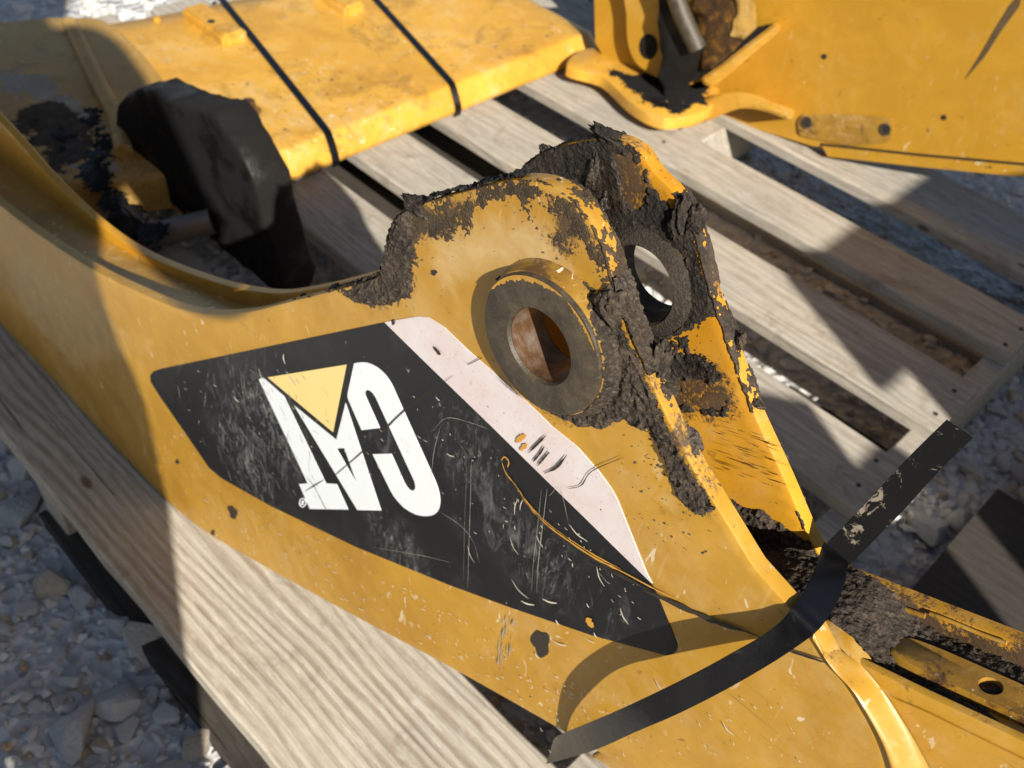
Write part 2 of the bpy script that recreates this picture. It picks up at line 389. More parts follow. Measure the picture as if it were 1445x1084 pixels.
M['wood_near'] = wood('grained_pine', (1.04, 1.03, 1.0), 1.2, 66, 8, .35)
M['wood_dark'] = wood('damp_shaded_board', (.13, .125, .125), .6, 45, 8, .5)  # near-black pine: damp board tone, plus shade painted in for the deck gaps
def steel():
    b = NB('worn_dark_steel'); v = b.coord(); a = b.noise(v, 60, 5, .7); f_ = b.noise(v, 380, 4, .75)
    col = b.mix(b.mask(a, .35, .7), (.030, .023, .015), (.088, .066, .040)); col = b.mix(b.math('MULTIPLY', b.mask(f_, .56, .74), .6), col, (.15, .115, .07))
    return b.done(col, b.math('ADD', b.math('MULTIPLY', a, .3), .36), b.bump(f_, .6, .0008), metal=.15)
M['steel'] = steel()
def bore():
    b = NB('rusty_bore_steel'); v = b.coord(); a = b.noise(v, 40, 5, .7, .4)
    col = b.ramp(a, [(.3, (.05, .03, .02)), (.5, (.16, .085, .04)), (.62, (.22, .18, .15)), (.8, (.34, .32, .30))])
    return b.done(col, .45, b.bump(b.noise(v, 300, 4), .3, .0006), metal=.45)
M['bore'] = bore()
def rustpaint():
    b = NB('burnt_yellow_paint'); v = b.coord(); a = b.noise(v, 30, 6, .72, .5); f_ = b.noise(v, 300, 4, .7)
    col = b.ramp(a, [(.30, (.018, .012, .008)), (.47, (.055, .028, .010)), (.57, (.16, .075, .014)), (.66, (.42, .20, .02))])
    col = b.mix(b.math('MULTIPLY', b.mask(f_, .58, .7), .7), col, (.03, .02, .014))
    return b.done(col, .38, b.bump(f_, .35, .0006))
M['burnt'] = rustpaint(); M['ringrust'] = grime('dark_rust', (.014, .009, .006), (.045, .023, .010), (.13, .062, .018), wet=.4, sc=1.0)
def strapm():
    b = NB('black_strapping'); v = b.coord(); a = b.noise(v, 70, 5, .75, .5); f_ = b.noise(v, 500, 4, .7); g = b.noise(v, 14, 3)
    col = b.mix(b.math('MULTIPLY', b.mask(a, .62, .72), .5), (.004, .004, .0048), (.05, .046, .04))
    col = b.mix(b.math('MULTIPLY', b.mask(f_, .68, .74), .2), col, (.14, .13, .12))
    return b.done(col, b.math('ADD', b.math('MULTIPLY', a, .30), .10), b.bump(f_, .15, .0005), spec=.32)
M['strap'] = strapm()
def strapdust():
    b = NB('dusty_black_strapping'); v = b.coord(); a = b.noise(v, 60, 6, .75, .8); f_ = b.noise(v, 500, 4, .7)
    col = b.mix(b.mask(a, .565, .61), (.005, .005, .005), (.15, .125, .095)); col = b.mix(b.math('MULTIPLY', b.mask(f_, .66, .72), .3), col, (.18, .16, .13))
    return b.done(col, .55, b.bump(a, .4, .0006), spec=.03)
M['strap_dust'] = strapdust()
def vinyl(name, c, scuff=(.25, .25, .24), amt=.6, rough=.34):
    b = NB(name); v = b.coord((1, 1, 1)); s1 = b.noise(b.coord((1, 1, .35), (0, -.5, 0)), 42, 5, .72, 1.2); zone = b.mask(b.noise(v, 8, 4, .6), .50, .68)
    mk = b.math('MULTIPLY', b.math('MULTIPLY', b.mask(s1, .55, .72), zone), amt)
    ch = b.mask(b.noise(b.coord((1, 1, .5), (0, .7, 0)), 190, 3, .5, 1.0), .735, .76)
    mk = b.math('MAXIMUM', mk, b.math('MULTIPLY', ch, amt)); col = b.mix(mk, c, scuff)
    hz = b.noise(v, 22, 5, .7); col = b.mix(b.math('MULTIPLY', b.mask(hz, .48, .75), .05), col, scuff)
    return b.done(col, b.math('ADD', rough, b.math('MULTIPLY', mk, .4)), b.bump(b.noise(v, 45, 2), .08, .0012), spec=.30)
def black_vinyl():
    m_ = vinyl('black_vinyl', (.009, .009, .0095)); t = m_.node_tree; b = NB.__new__(NB); b.m = m_; b.t = t; b.b = t.nodes['Principled BSDF']; b.tc = [n_ for n_ in t.nodes if n_.bl_idname == 'ShaderNodeTexCoord'][0]
    cur = b.b.inputs['Base Color'].links[0].from_socket; v = b.coord()
    tot = None
    for (x, y, r) in ((375, 590, .085), (345, 650, .07), (560, 770, .05), (760, 790, .05), (660, 640, .05)):
        c = sl(x, y, 0); d = b.n('VectorMath', operation='DISTANCE'); b.l(v, d.inputs[0]); d.inputs[1].default_value = tuple(c); q = b.mask(d.outputs['Value'], r, r * .15); q = b.math('MULTIPLY', q, 1.0 if x < 400 else .6); tot = q if tot is None else b.math('MAXIMUM', tot, q)
    st = b.noise(b.coord((1, 1, .28), (0, -.35, 0)), 95, 6, .78, 1.6); st2 = b.noise(b.coord((1, 1, .5), (0, .4, 0)), 260, 4, .7, .8)
    k = b.math('MULTIPLY', tot, b.math('ADD', b.math('MULTIPLY', b.mask(st, .50, .70), .8), b.math('MULTIPLY', b.mask(st2, .60, .68), .7)))
    b.l(b.mix(b.math('MINIMUM', k, .85), cur, (.30, .29, .27)), b.b.inputs['Base Color']); return m_
M['decal_black'] = black_vinyl()
M['decal_white'] = vinyl('white_vinyl', (.68, .71, .71), (.55, .55, .52), .4)
M['decal_yellow'] = vinyl('pale_yellow_vinyl', (.72, .55, .21), (.80, .68, .40), .5)
def pink():
    b = NB('scuffed_pink_vinyl'); v = b.coord(); a = b.noise(v, 16, 5, .7); f_ = b.noise(v, 330, 3, .7); e = b.noise(b.coord((1, 1, .2), (0, .75, 0)), 120, 4, .7)
    col = b.mix(b.mask(a, .42, .7), (.60, .545, .525), (.55, .43, .405)); col = b.mix(b.math('MULTIPLY', b.mask(f_, .62, .7), .5), col, (.30, .16, .13))
    col = b.mix(b.math('MULTIPLY', b.mask(e, .66, .7), .35), col, (.35, .25, .22)); return b.done(col, .5)
M['decal_pink'] = pink()
def stone():
    b = NB('grey_gravel'); oi = b.n('NewGeometry'); v = b.coord(rnd=True); a = b.noise(v, 2.2, 4, .7); oi2 = b.n('ObjectInfo'); rsum = b.math('FRACT', b.math('ADD', oi.outputs['Random Per Island'], oi2.outputs['Random'])); w = b.n('TexVoronoi'); w.inputs['Scale'].default_value = 26; b.l(b.coord(), w.inputs['Vector'])
    base = b.ramp(rsum, [(0, (.36, .355, .345)), (.3, (.58, .56, .52)), (.6, (.46, .45, .43)), (.85, (.66, .63, .57)), (.96, (.42, .30, .18))])
    col = b.mix(b.math('MULTIPLY', b.mask(a, .4, .7), .5), base, (.62, .60, .56)); return b.done(col, .85, b.bump(b.noise(v, 6, 4, .7), .5, .12))
M['stone'] = stone()
def gravel():
    b = NB('fine_gravel'); v = b.coord(); w = b.n('TexVoronoi'); w.inputs['Scale'].default_value = 55; b.l(v, w.inputs['Vector'])
    col = b.ramp(w.outputs['Color'], [(0, (.34, .335, .33)), (.5, (.52, .51, .49)), (1, (.68, .66, .61))])
    a = b.noise(v, 40, 4); col = b.mix(b.math('MULTIPLY', b.mask(a, .45, .7), .4), col, (.22, .22, .225))
    return b.done(col, .9, b.bump(w.outputs['Distance'], .9, .012))
M['gravel'] = gravel()
def plain(name, c, r=.6, metal=0): return NB(name).done(c, r, metal=metal)
M['pin'] = plain('worn_pin_steel', (.22, .19, .16), .42, .6)
M['dark'] = plain('hole_shade_nail_black', (.012, .011, .010), .8)  # near-black: painted shade inside holes, also the nail heads
M['scuff'] = plain('pale_scuff', (.52, .47, .38), .7)
M['chalky'] = grime('chalky_dust', (.26, .22, .16), (.36, .32, .26), (.46, .42, .36), wet=0, sc=.4)
M['chalk2'] = plain('grey_scrape', (.30, .27, .22), .8)
M['chalk'] = plain('chalky_scuff', (.20, .19, .18), .8)
M['gouge'] = plain('bare_yellow_gouge', (.50, .25, .03), .5)
M['blackmark'] = plain('black_scrape', (.025, .017, .010), .6)

# ================================================================== ground
GZ = -.152
ground = obj('ground', [(-30, -30, GZ), (30, -30, GZ), (30, 30, GZ), (-30, 30, GZ)], [(0, 1, 2, 3)], M['gravel']); tag(ground, kind='structure')
def pebble(seed, sub=3, ncut=12):
    r = random.Random(seed); bm = bmesh.new(); bmesh.ops.create_icosphere(bm, subdivisions=sub, radius=1)
    ax = [Vector((r.gauss(0, 1), r.gauss(0, 1), r.gauss(0, 1))).normalized() for _ in range(ncut)]; cut = [r.uniform(.42, .78) for _ in ax]
    for v in bm.verts:
        for _k in range(2):
            for a, c in zip(ax, cut):
                d = v.co.dot(a)
                if d > c: v.co -= a * (d - c)
        v.co *= 1.25 + r.uniform(-.02, .02)
    me = bpy.data.meshes.new('stone'); bm.normal_update()
    for e in bm.edges: e.smooth = not (len(e.link_faces) == 2 and e.calc_face_angle(0) > math.radians(28))
    for f in bm.faces: f.smooth = True
    bm.to_mesh(me); bm.free(); me.materials.append(M['stone']); return me
pebs = [pebble(i) for i in range(12)]
placed = []
def scatter(n, region, rmin, rmax, power=2.2, tries=30):
    res = []
    for _ in range(n):
        for _t in range(tries):
            x = random.uniform(region[0], region[1]); y = random.uniform(region[2], region[3]); r = rmin + (rmax - rmin) * random.random() ** power
            if all((x - a) ** 2 + (y - b) ** 2 > (.80 * (r + c)) ** 2 for a, b, c in placed[-900:]): break
        else: continue
        placed.append((x, y, r)); res.append((x, y, r))
    return res
near_spots = scatter(200, (-1.25, -.25, -.12, .30), .010, .031, 2.0) + scatter(100, (-.16, .30, .75, 1.75), .014, .032, 1.8)
for i, (x, y, r) in enumerate(near_spots):
    o = bpy.data.objects.new('stone', pebs[i % 12]); COL.objects.link(o); o.parent = ground
    o.location = (x, y, GZ + r * .30); o.rotation_euler = (random.uniform(-.4, .4), random.uniform(-.4, .4), random.uniform(0, 6.28)); o.scale = (r * random.uniform(.9, 1.3), r * random.uniform(.75, 1.0), r * random.uniform(.5, .75))
# the rest of the gravel, uncountable
gv = []; gf = []
base_me = [pebble(100 + i, 1) for i in range(5)]
bv = [np.array([tuple(v.co) for v in me.vertices]) for me in base_me]; bf = [np.array([tuple(p_.vertices) for p_ in me.polygons]) for me in base_me]
def add_gravel(n, region, rmin, rmax):
    global gv, gf
    for i in range(n):
        k = i % 5; x = rng.uniform(region[0], region[1]); y = rng.uniform(region[2], region[3]); r = rmin + (rmax - rmin) * rng.random() ** 2
        a = rng.uniform(0, 6.28); c, s = math.cos(a), math.sin(a); q = bv[k] * np.array([r * rng.uniform(.9, 1.3), r * rng.uniform(.7, 1.), r * .7])
        q = np.stack([q[:, 0] * c - q[:, 1] * s + x, q[:, 0] * s + q[:, 1] * c + y, q[:, 2] + GZ + r * rng.uniform(-.1, .35)], 1)
        gf.append(bf[k] + len(gv) * 12); gv.append(q)
add_gravel(5200, (-1.5, -.05, -.35, .55), .004, .012)
add_gravel(5200, (-.3, .8, .5, 2.1), .005, .015)
add_gravel(7000, (-1.9, .6, .4, 3.2), .006, .017)
add_gravel(5200, (-4.2, -1.7, -.3, 3.0), .010, .028)
gs = obj('gravel', np.concatenate(gv), np.concatenate(gf), M['stone'], ground, smooth=False); tag(gs, kind='stuff')

# ================================================================== pallet
pal = empty('pallet', (-.9, 1.0, GZ))
tag(pal, 'weathered grey wooden pallet with gapped deck boards under the yellow steel parts', 'pallet')
PO = np.array([-.9, 1.0, GZ])
def board(name, x0, x1, y0, y1, z0, z1, mat, parent=pal, off=PO, skew=0.0, seg=10, wob=.0012, seed=0):
    """deck board with slightly uneven edges, along x"""
    r = random.Random(seed * 31 + int(y0 * 1000)); V = []; F = []
    n = seg + 1; b = .0028
    for i in range(n):
        t = i / seg; x = x0 + (x1 - x0) * t; dy = skew * (t - .5); w0 = r.uniform(-wob, wob); w1 = r.uniform(-wob, wob); wz = r.uniform(-wob, wob) * .6
        ya = y0 + dy + w0; yb = y1 + dy + w1; zt = z1 + wz
        e = 0.0
        V += [(x, ya, z0), (x, ya, zt - b), (x, ya + b, zt), (x, yb - b, zt), (x, yb, zt - b), (x, yb, z0)]
    for i in range(seg):
        for k in range(6): a = i * 6 + k; c = i * 6 + (k + 1) % 6; F.append((a, c, c + 6, a + 6))
    F.append(tuple(range(6))); F.append(tuple(seg * 6 + k for k in range(6))[::-1])
    c = np.array([(x0 + x1) / 2, (y0 + y1) / 2, (z0 + z1) / 2])
    o = obj(name, np.array(V) - c, F, mat, parent, loc=tuple(c - off))
    bm = bmesh.new(); bm.from_mesh(o.data); bmesh.ops.recalc_face_normals(bm, faces=bm.faces); bm.to_mesh(o.data); bm.free(); return o
XL, XR = -2.05, -.178
BT = .022
for i, (y0, y1, sk) in enumerate([(1.655, 1.84, 0.0), (1.412, 1.536, .012), (1.162, 1.310, .006), (.950, 1.080, -.014), (.742, .877, -.008), (.430, .560, 0)]):
    board('deck_board', XL + .03 * math.sin(i * 3), XR + .004 * math.sin(i * 5), y0, y1, -BT, 0, M['wood'], skew=sk, seed=i)
nb = board('deck_board', XL, XR + .05, .166, .380, -.030, 0, M['wood_near'], skew=.020, seg=24, wob=.0018, seed=9)
nb['label'] = 'wide deck board with strong wavy grain along the near edge'
for x0, x1 in ((-.216, -.178), (-.985, -.925), (-2.04, -2.0)):
    o = box('stringer', np.array([x0, .172, -.132]) - PO, np.array([x1, 1.835, -BT - .0005]) - PO, M['wood'], pal, .003)
for x0, y0, x1, y1, mt in ((-.99, .158, XR - .003, .262, 'wood_dark'), (XL, .945, -.60, 1.065, 'wood_dark'), (-.99, 1.085, -.435, 1.18, 'wood'), (XL, 1.20, -1.0, 1.31, 'wood_dark'), (-.432, 1.09, XR - .045, 1.225, 'wood_dark'), (-.99, 1.56, XR - .003, 1.74, 'wood')):  # dark ones keep the deck gaps dark, shade put into their colour
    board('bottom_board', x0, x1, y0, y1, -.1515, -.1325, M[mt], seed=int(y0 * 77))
for (x, y) in [(-.205, .985), (-.212, 1.045), (-.20, 1.20), (-.205, 1.27), (-.20, 1.44), (-.20, 1.50), (-.95, 1.0), (-.96, .80), (-.955, 1.20), (-.95, 1.47)]:
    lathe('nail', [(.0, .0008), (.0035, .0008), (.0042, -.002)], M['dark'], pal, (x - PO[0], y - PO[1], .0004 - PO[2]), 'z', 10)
# dark slab and pale block of a second pallet at the right edge
p2 = empty('pallet', (.10, 1.1, GZ)); PO2 = np.array([.10, 1.1, GZ])
tag(p2, 'dark board and pale block end of a second pallet at the right edge', 'pallet')
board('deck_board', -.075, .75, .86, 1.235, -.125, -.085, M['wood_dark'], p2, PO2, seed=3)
box('block', np.array([-.045, 1.245, -.13]) - PO2, np.array([.15, 1.40, -.07]) - PO2, M['wood'], p2, .003)

# ================================================================== the excavator stick
stick = empty('excavator_stick'); mw = Matrix.Identity(4)
for i in range(3):
    for j in range(3): mw[i][j] = SF[i, j]
    mw[i][3] = SO[i]
stick.matrix_world = mw
tag(stick, 'scratched yellow excavator stick with muddy pin lugs and black side decal', 'excavator stick')
TN = .0125                                             # side plate thickness
YF0, YF1 = .066, .077                                  # far side plate
HC = sl(759, 490, -.0135)[[0, 2]]; HR = .0228
top_l = [(-120, 190), (0, 290), (60, 335), (130, 380), (190, 410), (250, 435), (300, 443), (350, 440), (400, 428), (470, 410), (520, 396)]
lug_top = [(540, 383), (547, 345), (562, 307), (600, 286), (660, 269), (700, 258), (735, 253), (770, 258), (803, 277), (832, 312), (850, 350), (862, 392), (873, 432)]
lug_edge = [(889, 475), (912, 525), (945, 597), (980, 665), (1022, 733), (1064, 802), (1114, 858)]
seam_px = [(1150, 893), (1172, 935), (1200, 965), (1225, 1005), (1245, 1045), (1257, 1084), (1262, 1120), (1262, 1160)]
bot_px = [(-200, 270), (0, 472), (160, 630), (200, 672), (245, 716), (285, 748), (330, 775), (400, 815), (500, 870), (640, 945), (790, 1030), (960, 1130)]
A = catmull(s2(top_l + lug_top), 6); B_ = s2(lug_edge); Cc = catmull(s2(seam_px), 5)
bt = s2(bot_px); bt[:, 1] = np.maximum(bt[:, 1], .0015); Dd = catmull(bt[::-1], 5)
near_out = np.vstack([A, B_, Cc, Dd])
near_plate = plate('side_plate', near_out, 0, TN, M['paint'], stick, bev=.0016, grid=.006, holes=[(HC, .034)], step=.004)
def set_grime(o, fields, name='grime'):
    me = o.data; co = np.array([tuple(v.co) for v in me.vertices]); g = np.full(len(co), -2.0)
    for poly, soft, amt in fields: g = np.maximum(g, np.clip(sdpoly(co[:, 0], co[:, 2], poly) / soft, -1.6, 1) * .9 + amt)
    a = me.attributes.new(name, 'FLOAT', 'POINT'); a.data.foreach_set('value', g.astype(np.float32))
set_grime(near_plate, [
    (s2([(470, 405), (540, 380), (545, 320), (580, 285), (700, 250), (750, 245), (812, 275), (860, 350), (880, 430), (862, 430), (848, 385), (822, 345), (805, 362), (775, 352), (755, 322), (765, 300), (740, 285), (700, 292), (668, 318), (650, 350), (612, 345), (585, 365), (585, 420), (545, 440), (490, 432)]), .014, .10),
    (s2([(755, 318), (800, 330), (825, 360), (808, 368), (778, 356)]), .008, .25),
    (s2([(740, 395), (850, 400), (885, 440), (950, 590), (1010, 690), (1010, 735), (975, 725), (945, 680), (920, 610), (880, 600), (830, 612), (770, 592), (740, 560)]), .018, .22)])
set_grime(near_plate, [(s2([(600, 320), (680, 290), (760, 290), (850, 400), (800, 420), (700, 400), (640, 420), (600, 390)]), .02, .0), (s2([(900, 620), (940, 660), (1000, 740), (1010, 800), (950, 760), (900, 700)]), .03, -.2), (s2([(0, 300), (170, 420), (200, 540), (120, 560), (0, 420)]), .05, -.35), (s2([(690, 860), (740, 870), (720, 960), (640, 930)]), .03, -.3)], 'dust')
# weld fillet stepping down to the tip section
ms = catmull(s2(seam_px), 8); TIPY = .013
band_px = [(1168, 902), (1215, 937), (1247, 975), (1275, 1017), (1299, 1058), (1317, 1095), (1325, 1130), (1328, 1170)]
mb = catmull(s2(band_px, TIPY), 8); V = []; F = []; nr = 9
for i in range(len(ms)):
    for k in range(nr):
        t = k / (nr - 1); q = ms[i] * (1 - t) + mb[i] * t
        yy = TIPY * (t * t * (3 - 2 * t)) - .0035 * math.sin(math.pi * min(1, t * 1.6)) * (1 if t < .625 else 0) - .0008
        V.append((q[0], yy, q[1]))
for i in range(len(ms) - 1):
    for k in range(nr - 1): a = i * nr + k; F.append((a, a + nr, a + nr + 1, a + 1))
o = obj('weld_fillet', V, F, M['paint'], stick, smooth=True)
tip_top = s2([(1150, 897), (1200, 930), (1300, 979), (1445, 1047)], TIPY); ts = (tip_top[-1] - tip_top[1]) / (tip_top[-1][0] - tip_top[1][0])
t_end = tip_top[-1] + ts * .95
tip_out = np.vstack([tip_top, [t_end], t_end + [[.02, -.24]], [[.70, .27]]])
plate('tip_side_plate', tip_out, TIPY, TIPY + .0075, M['paint'], stick, bev=.003, grid=.02, step=.006)
# far plate: own outline, left part + lug + tip wall
far_edge = [(904, 214), (923, 244), (946, 266), (962, 288), (975, 318), (985, 350), (998, 400), (1015, 450), (1039, 516), (1062, 579), (1086, 632), (1109, 682), (1136, 745), (1147, 768)]
far_top = [(640, 305), (665, 275), (690, 258), (730, 241), (765, 216), (800, 203), (850, 195), (880, 199)]
far_left = [(-200, -40), (0, 172), (60, 240), (130, 308), (200, 357), (300, 397), (380, 413), (440, 407), (520, 388), (600, 360)]
far_tip = [(1172, 803), (1196, 814), (1300, 855), (1445, 912)]
fl = s2(far_left, YF0); ftip = s2(far_tip, YF0); fts = (ftip[-1] - ftip[1]) / (ftip[-1][0] - ftip[1][0]); fend = ftip[-1] + fts * .95
FA = np.vstack([catmull(np.vstack([fl, s2(far_top, YF0)]), 6), catmull(s2(far_edge, YF0), 4), ftip, [fend], fend + [[.02, -.22]]])
bt2 = bt[::-1].copy(); far_out = np.vstack([FA, [[.70, .27]], bt2[2:]])
FHC = sl(899, 403, YF0 - .006)[[0, 2]]
far_plate = plate('side_plate', far_out, YF0, YF1, M['paint_in'], stick, bev=.0014, grid=.008, holes=[(FHC, .032)], step=.004)
set_grime(far_plate, [
    (s2([(680, 262), (735, 235), (765, 210), (850, 190), (900, 205), (930, 260), (965, 300), (985, 340), (1010, 410), (1012, 445), (940, 465), (880, 455), (850, 400), (800, 330), (720, 275)], YF0), .010, .12),
    (s2([(900, 480), (960, 480), (1010, 500), (1045, 540), (1060, 590), (1000, 600), (950, 600), (900, 560)], YF0), .014, .15), (s2([(1180, 800), (1500, 930), (1500, 1000), (1180, 850)], YF0), .010, .3)])
# near pin boss and far pin boss
lathe('pin_boss', [(HR, TN + .004), (HR, -.0112), (HR + .0012, -.0132), (.028, -.0138), (.0405, -.0132), (.0428, -.0122), (.0434, -.0102), (.0434, TN + .003), (HR, TN + .004)], M['steel'], stick, (HC[0], 0, HC[1]))
lathe('boss_collar', [(.0430, -.0100), (.0440, -.0096), (.0444, -.0080), (.0447, -.0055), (.0452, -.0025), (.0462, -.0010), (.0480, .0003)], M['collar'], stick, (HC[0], 0, HC[1]))
lathe('bore_lining', [(HR - .0002, TN + .003), (HR - .0002, -.0108)], M['bore'], stick, (HC[0], 0, HC[1]))
lathe('pin_boss', [(.0245, YF1 + .012), (.0245, YF0 - .0045), (.0258, YF0 - .0060), (.0300, YF0 - .0050), (.0345, YF0 - .0012), (.0365, YF0 + .001), (.0370, YF1 + .010), (.0350, YF1 + .012), (.0245, YF1 + .012)], M['grease'], stick, (FHC[0], 0, FHC[1]))
# web between the plates (the channel floor)
l1 = s2(top_l[:10]); left_floor = l1 + np.array([.010, -.021])
web = np.vstack([left_floor[:-1], [[.40, .452], [.50, .430], [.60, .455], [.68, .500], [.745, .5385], [.80, .5615]], np.array([tip_top[1] + (tip_top[-1] - tip_top[1]) * k_ for k_ in (.25, .5, .75, 1.0, 1.3, 1.6, 2.2, 3.0, 5.0)]) + [[0, -.0105]], t_end + [[0, -.0105]]])
wp = resample(catmull(web, 8), .006, closed=False); V = []; F = []
lys = np.linspace(TN - .001, YF0 + .001, 7)
for q in wp:
    for y in lys: V.append((q[0], y, q[1]))
for i in range(len(wp) - 1):
    for k in range(len(lys) - 1): a = i * 7 + k; F.append((a, a + 7, a + 8, a + 1))
obj('web_plate', V, F, M['paint_mucky'] if False else M['paint_web'], stick, smooth=True)
# belly plate closing the underside
bp = resample(np.vstack([bt, [[1.85, .62]]]), .02, closed=False); V = []; F = []
for q in bp: V += [(q[0] + .001, TN - .001, q[1] + .006), (q[0] + .001, YF0 + .001, q[1] + .006)]
for i in range(len(bp) - 1): F.append((2 * i, 2 * i + 1, 2 * i + 3, 2 * i + 2))
obj('belly_plate', V, F, M['paint'], stick)
# small bracket ring on the left cover, cross pad with hole in the tip channel
def on_web(x, y):
    """pixel -> point on the straight tip part of the channel floor, stick space"""
    T = np.array([ts[0], 0, ts[1]]); T /= np.linalg.norm(T); nn_ = np.array([-T[2], 0, T[0]]); q0 = np.array([tip_top[-1][0], 0, tip_top[-1][1] - .0105])
    d = SF.T @ ray(x, y); c = SF.T @ (CAM - SO); return c + d * (np.dot(q0 - c, nn_) / np.dot(d, nn_)), T, nn_
pc, T_, N_ = on_web(1392, 978)
pad_pts = []
Lp, Wp = .050, .0105
def padmap(u, v, h): return pc + T_ * u + np.array([0, 1., 0]) * v + N_ * h
outl = []
for k in range(40):
    t = 2 * math.pi * k / 40; cx = math.copysign(abs(math.cos(t)) ** .45, math.cos(t)); sx = math.copysign(abs(math.sin(t)) ** .45, math.sin(t)); outl.append((cx * Lp, sx * Wp))
V = []; F = []; rh = .0058; hc_u = .0015
for (sc, h) in ((1, -.002), (1, .0045), (.95, .006)):
    for u, v in outl: V.append(padmap(u * sc, v * sc, h))
for (r_, h) in ((rh, .006), (rh, -.004)):
    for k in range(40): t = 2 * math.pi * k / 40; V.append(padmap(hc_u + r_ * math.cos(t), r_ * math.sin(t), h))
for i in range(4):
    for k in range(40): a = i * 40 + k; b = i * 40 + (k + 1) % 40; F.append((a, b, b + 40, a + 40))
V.append(padmap(hc_u, 0, -.004)); F += [(160 + k, 160 + (k + 1) % 40, 200) for k in range(40)]
o = obj('drilled_pad', V, F, M['paint_mucky'], stick); bm = bmesh.new(); bm.from_mesh(o.data); bmesh.ops.recalc_face_normals(bm, faces=bm.faces); bm.to_mesh(o.data); bm.free(); autosmooth(o, 40)
V = [padmap(hc_u + .0054 * math.cos(2 * math.pi * k / 24), .0054 * math.sin(2 * math.pi * k / 24), -.0015) for k in range(24)]
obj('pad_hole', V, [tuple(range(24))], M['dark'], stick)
# bead ridges along the inside of the far tip wall
for (x0, y0, x1, y1, r) in ((1196, 829, 1305, 870, .0016), (1312, 866, 1420, 908, .0012)):
    a = sl(x0, y0, YF0 - .002); b = sl(x1, y1, YF0 - .002); tube('weld_bead', [a + (b - a) * t + np.array([0, 0, .0003 * math.sin(t * 7)]) for t in np.linspace(0, 1, 24)], r, M['paint_mucky'], stick, 10)

# ---- decal
black = [(212, 530), (217, 524), (230, 520), (542, 455), (692, 600), (760, 667), (840, 745), (921, 826), (931, 848), (945, 882), (955, 908), (956, 915), (951, 922), (941, 925), (837, 897), (720, 857), (633, 825), (503, 772), (382, 714), (313, 675), (295, 660), (265, 616), (226, 560), (213, 539)]
dec = flat('side_decal', s2(black, -.0004), -.0007, .0007, M['decal_black'], stick, step=.0025)
dec['label'] = 'scuffed black vinyl decal with an upside down logo'
band = [(542.5, 454.8), (590, 446.5), (605, 448), (627, 462), (659, 493), (690, 520), (716, 542), (755, 578), (777, 600), (815, 631), (846, 666), (862, 688), (871, 704), (912, 807), (921.4, 825)]
flat('decal_stripe', s2(band, -.0004), -.0006, .0006, M['decal_pink'], stick, step=.0025)['label'] = 'pinkish white faded decal stripe'
def lp(pts): return s2([(340 + x / 4.3367, 490 + y / 4.3367) for x, y in pts], -.001)
LY = -.0010
flat('letter', lp([(110, 200), (116, 193), (135, 190), (150, 200), (262, 300), (519, 833), (585, 838), (655, 994), (421, 990), (355, 838), (408, 834)]), LY, .0005, M['decal_white'], dec, step=None)['label'] = 'white upside down letter T'
flat('letter', lp([(325, 358), (583, 568), (640, 343), (857, 1000), (712, 997)]), LY, .0005, M['decal_white'], dec, hole=lp([(585, 620), (632, 618), (712, 842)]), step=None)['label'] = 'white upside down letter A'
flat('letter', lp([(692, 100), (715, 95), (745, 92), (772, 95), (800, 105), (830, 121), (860, 145), (888, 174), (910, 205), (927, 235), (940, 265), (1190, 820), (1205, 862), (1215, 900), (1219, 932), (1218, 960), (1212, 988), (1200, 1010), (1183, 1024), (1160, 1032), (1130, 1035), (1100, 1032), (1065, 1023), (1030, 1005), (995, 981), (965, 950), (938, 918), (915, 880), (805, 655), (920, 652), (1000, 830), (1014, 853), (1030, 870), (1043, 877), (1055, 878), (1064, 870), (1067, 855), (1065, 838), (1060, 820), (825, 310), (812, 289), (800, 275), (788, 266), (775, 262), (765, 265), (760, 275), (759, 288), (762, 300), (850, 495), (738, 508), (660, 330), (652, 308), (652, 285)]), LY, .0005, M['decal_white'], dec, step=None)['label'] = 'white upside down letter C'
flat('logo_triangle', lp([(163, 185), (645, 107), (562, 520)]), LY, .0005, M['decal_yellow'], dec, step=None)
def ring2(cx, cy, rx, ry, n=28): return [(cx + rx * math.cos(2 * math.pi * k / n), cy + ry * math.sin(2 * math.pi * k / n)) for k in range(n)]
flat('registered_mark', lp(ring2(377, 952, 22, 29)), LY, .0004, M['decal_white'], dec, hole=lp(ring2(377, 952, 17, 23)), step=None)
flat('registered_mark', lp([(368, 966), (372, 938), (382, 940), (386, 950), (378, 957), (388, 968), (382, 968), (374, 958), (373, 966)]), LY, .0004, M['decal_white'], dec, step=None)

# ---- scratches and scuffs on plate and decal
def ribbons(name, strokes, mat, parent, ly=-.0014, jit=.0):
    V = []; F = []
    for pts, w in strokes:
        P = catmull(s2(pts, ly), 5) if len(pts) > 2 else s2(pts, ly); n = len(P)
        t = np.gradient(P, axis=0); t /= np.linalg.norm(t, axis=1)[:, None] + 1e-12; nn_ = np.stack([-t[:, 1], t[:, 0]], 1); b0 = len(V)
        for i in range(n):
            s = math.sin(math.pi * (i + .35) / (n - .3)) ** .6 * (1 + jit * random.uniform(-1, 1)); ww = w * .5 * max(s, .08)
            for k_, yo in ((-1, 0), (1, 0)):
                q = P[i] + nn_[i] * ww * k_; V.append((q[0], ly, q[1]))
        for i in range(n - 1): a = b0 + 2 * i; F.append((a, a + 2, a + 3, a + 1))
    o = obj(name, V, F, mat, parent); o['kind'] = 'stuff'; return o
W1 = .00036
nicks = []
def nick(x, y, L, ang, w, bend=.25):
    c, s = math.cos(ang), math.sin(ang); nicks.append(([(x, y), (x + L * .5 * c - bend * L * .3 * s, y + L * .5 * s + bend * L * .3 * c), (x + L * c, y + L * s)], w))
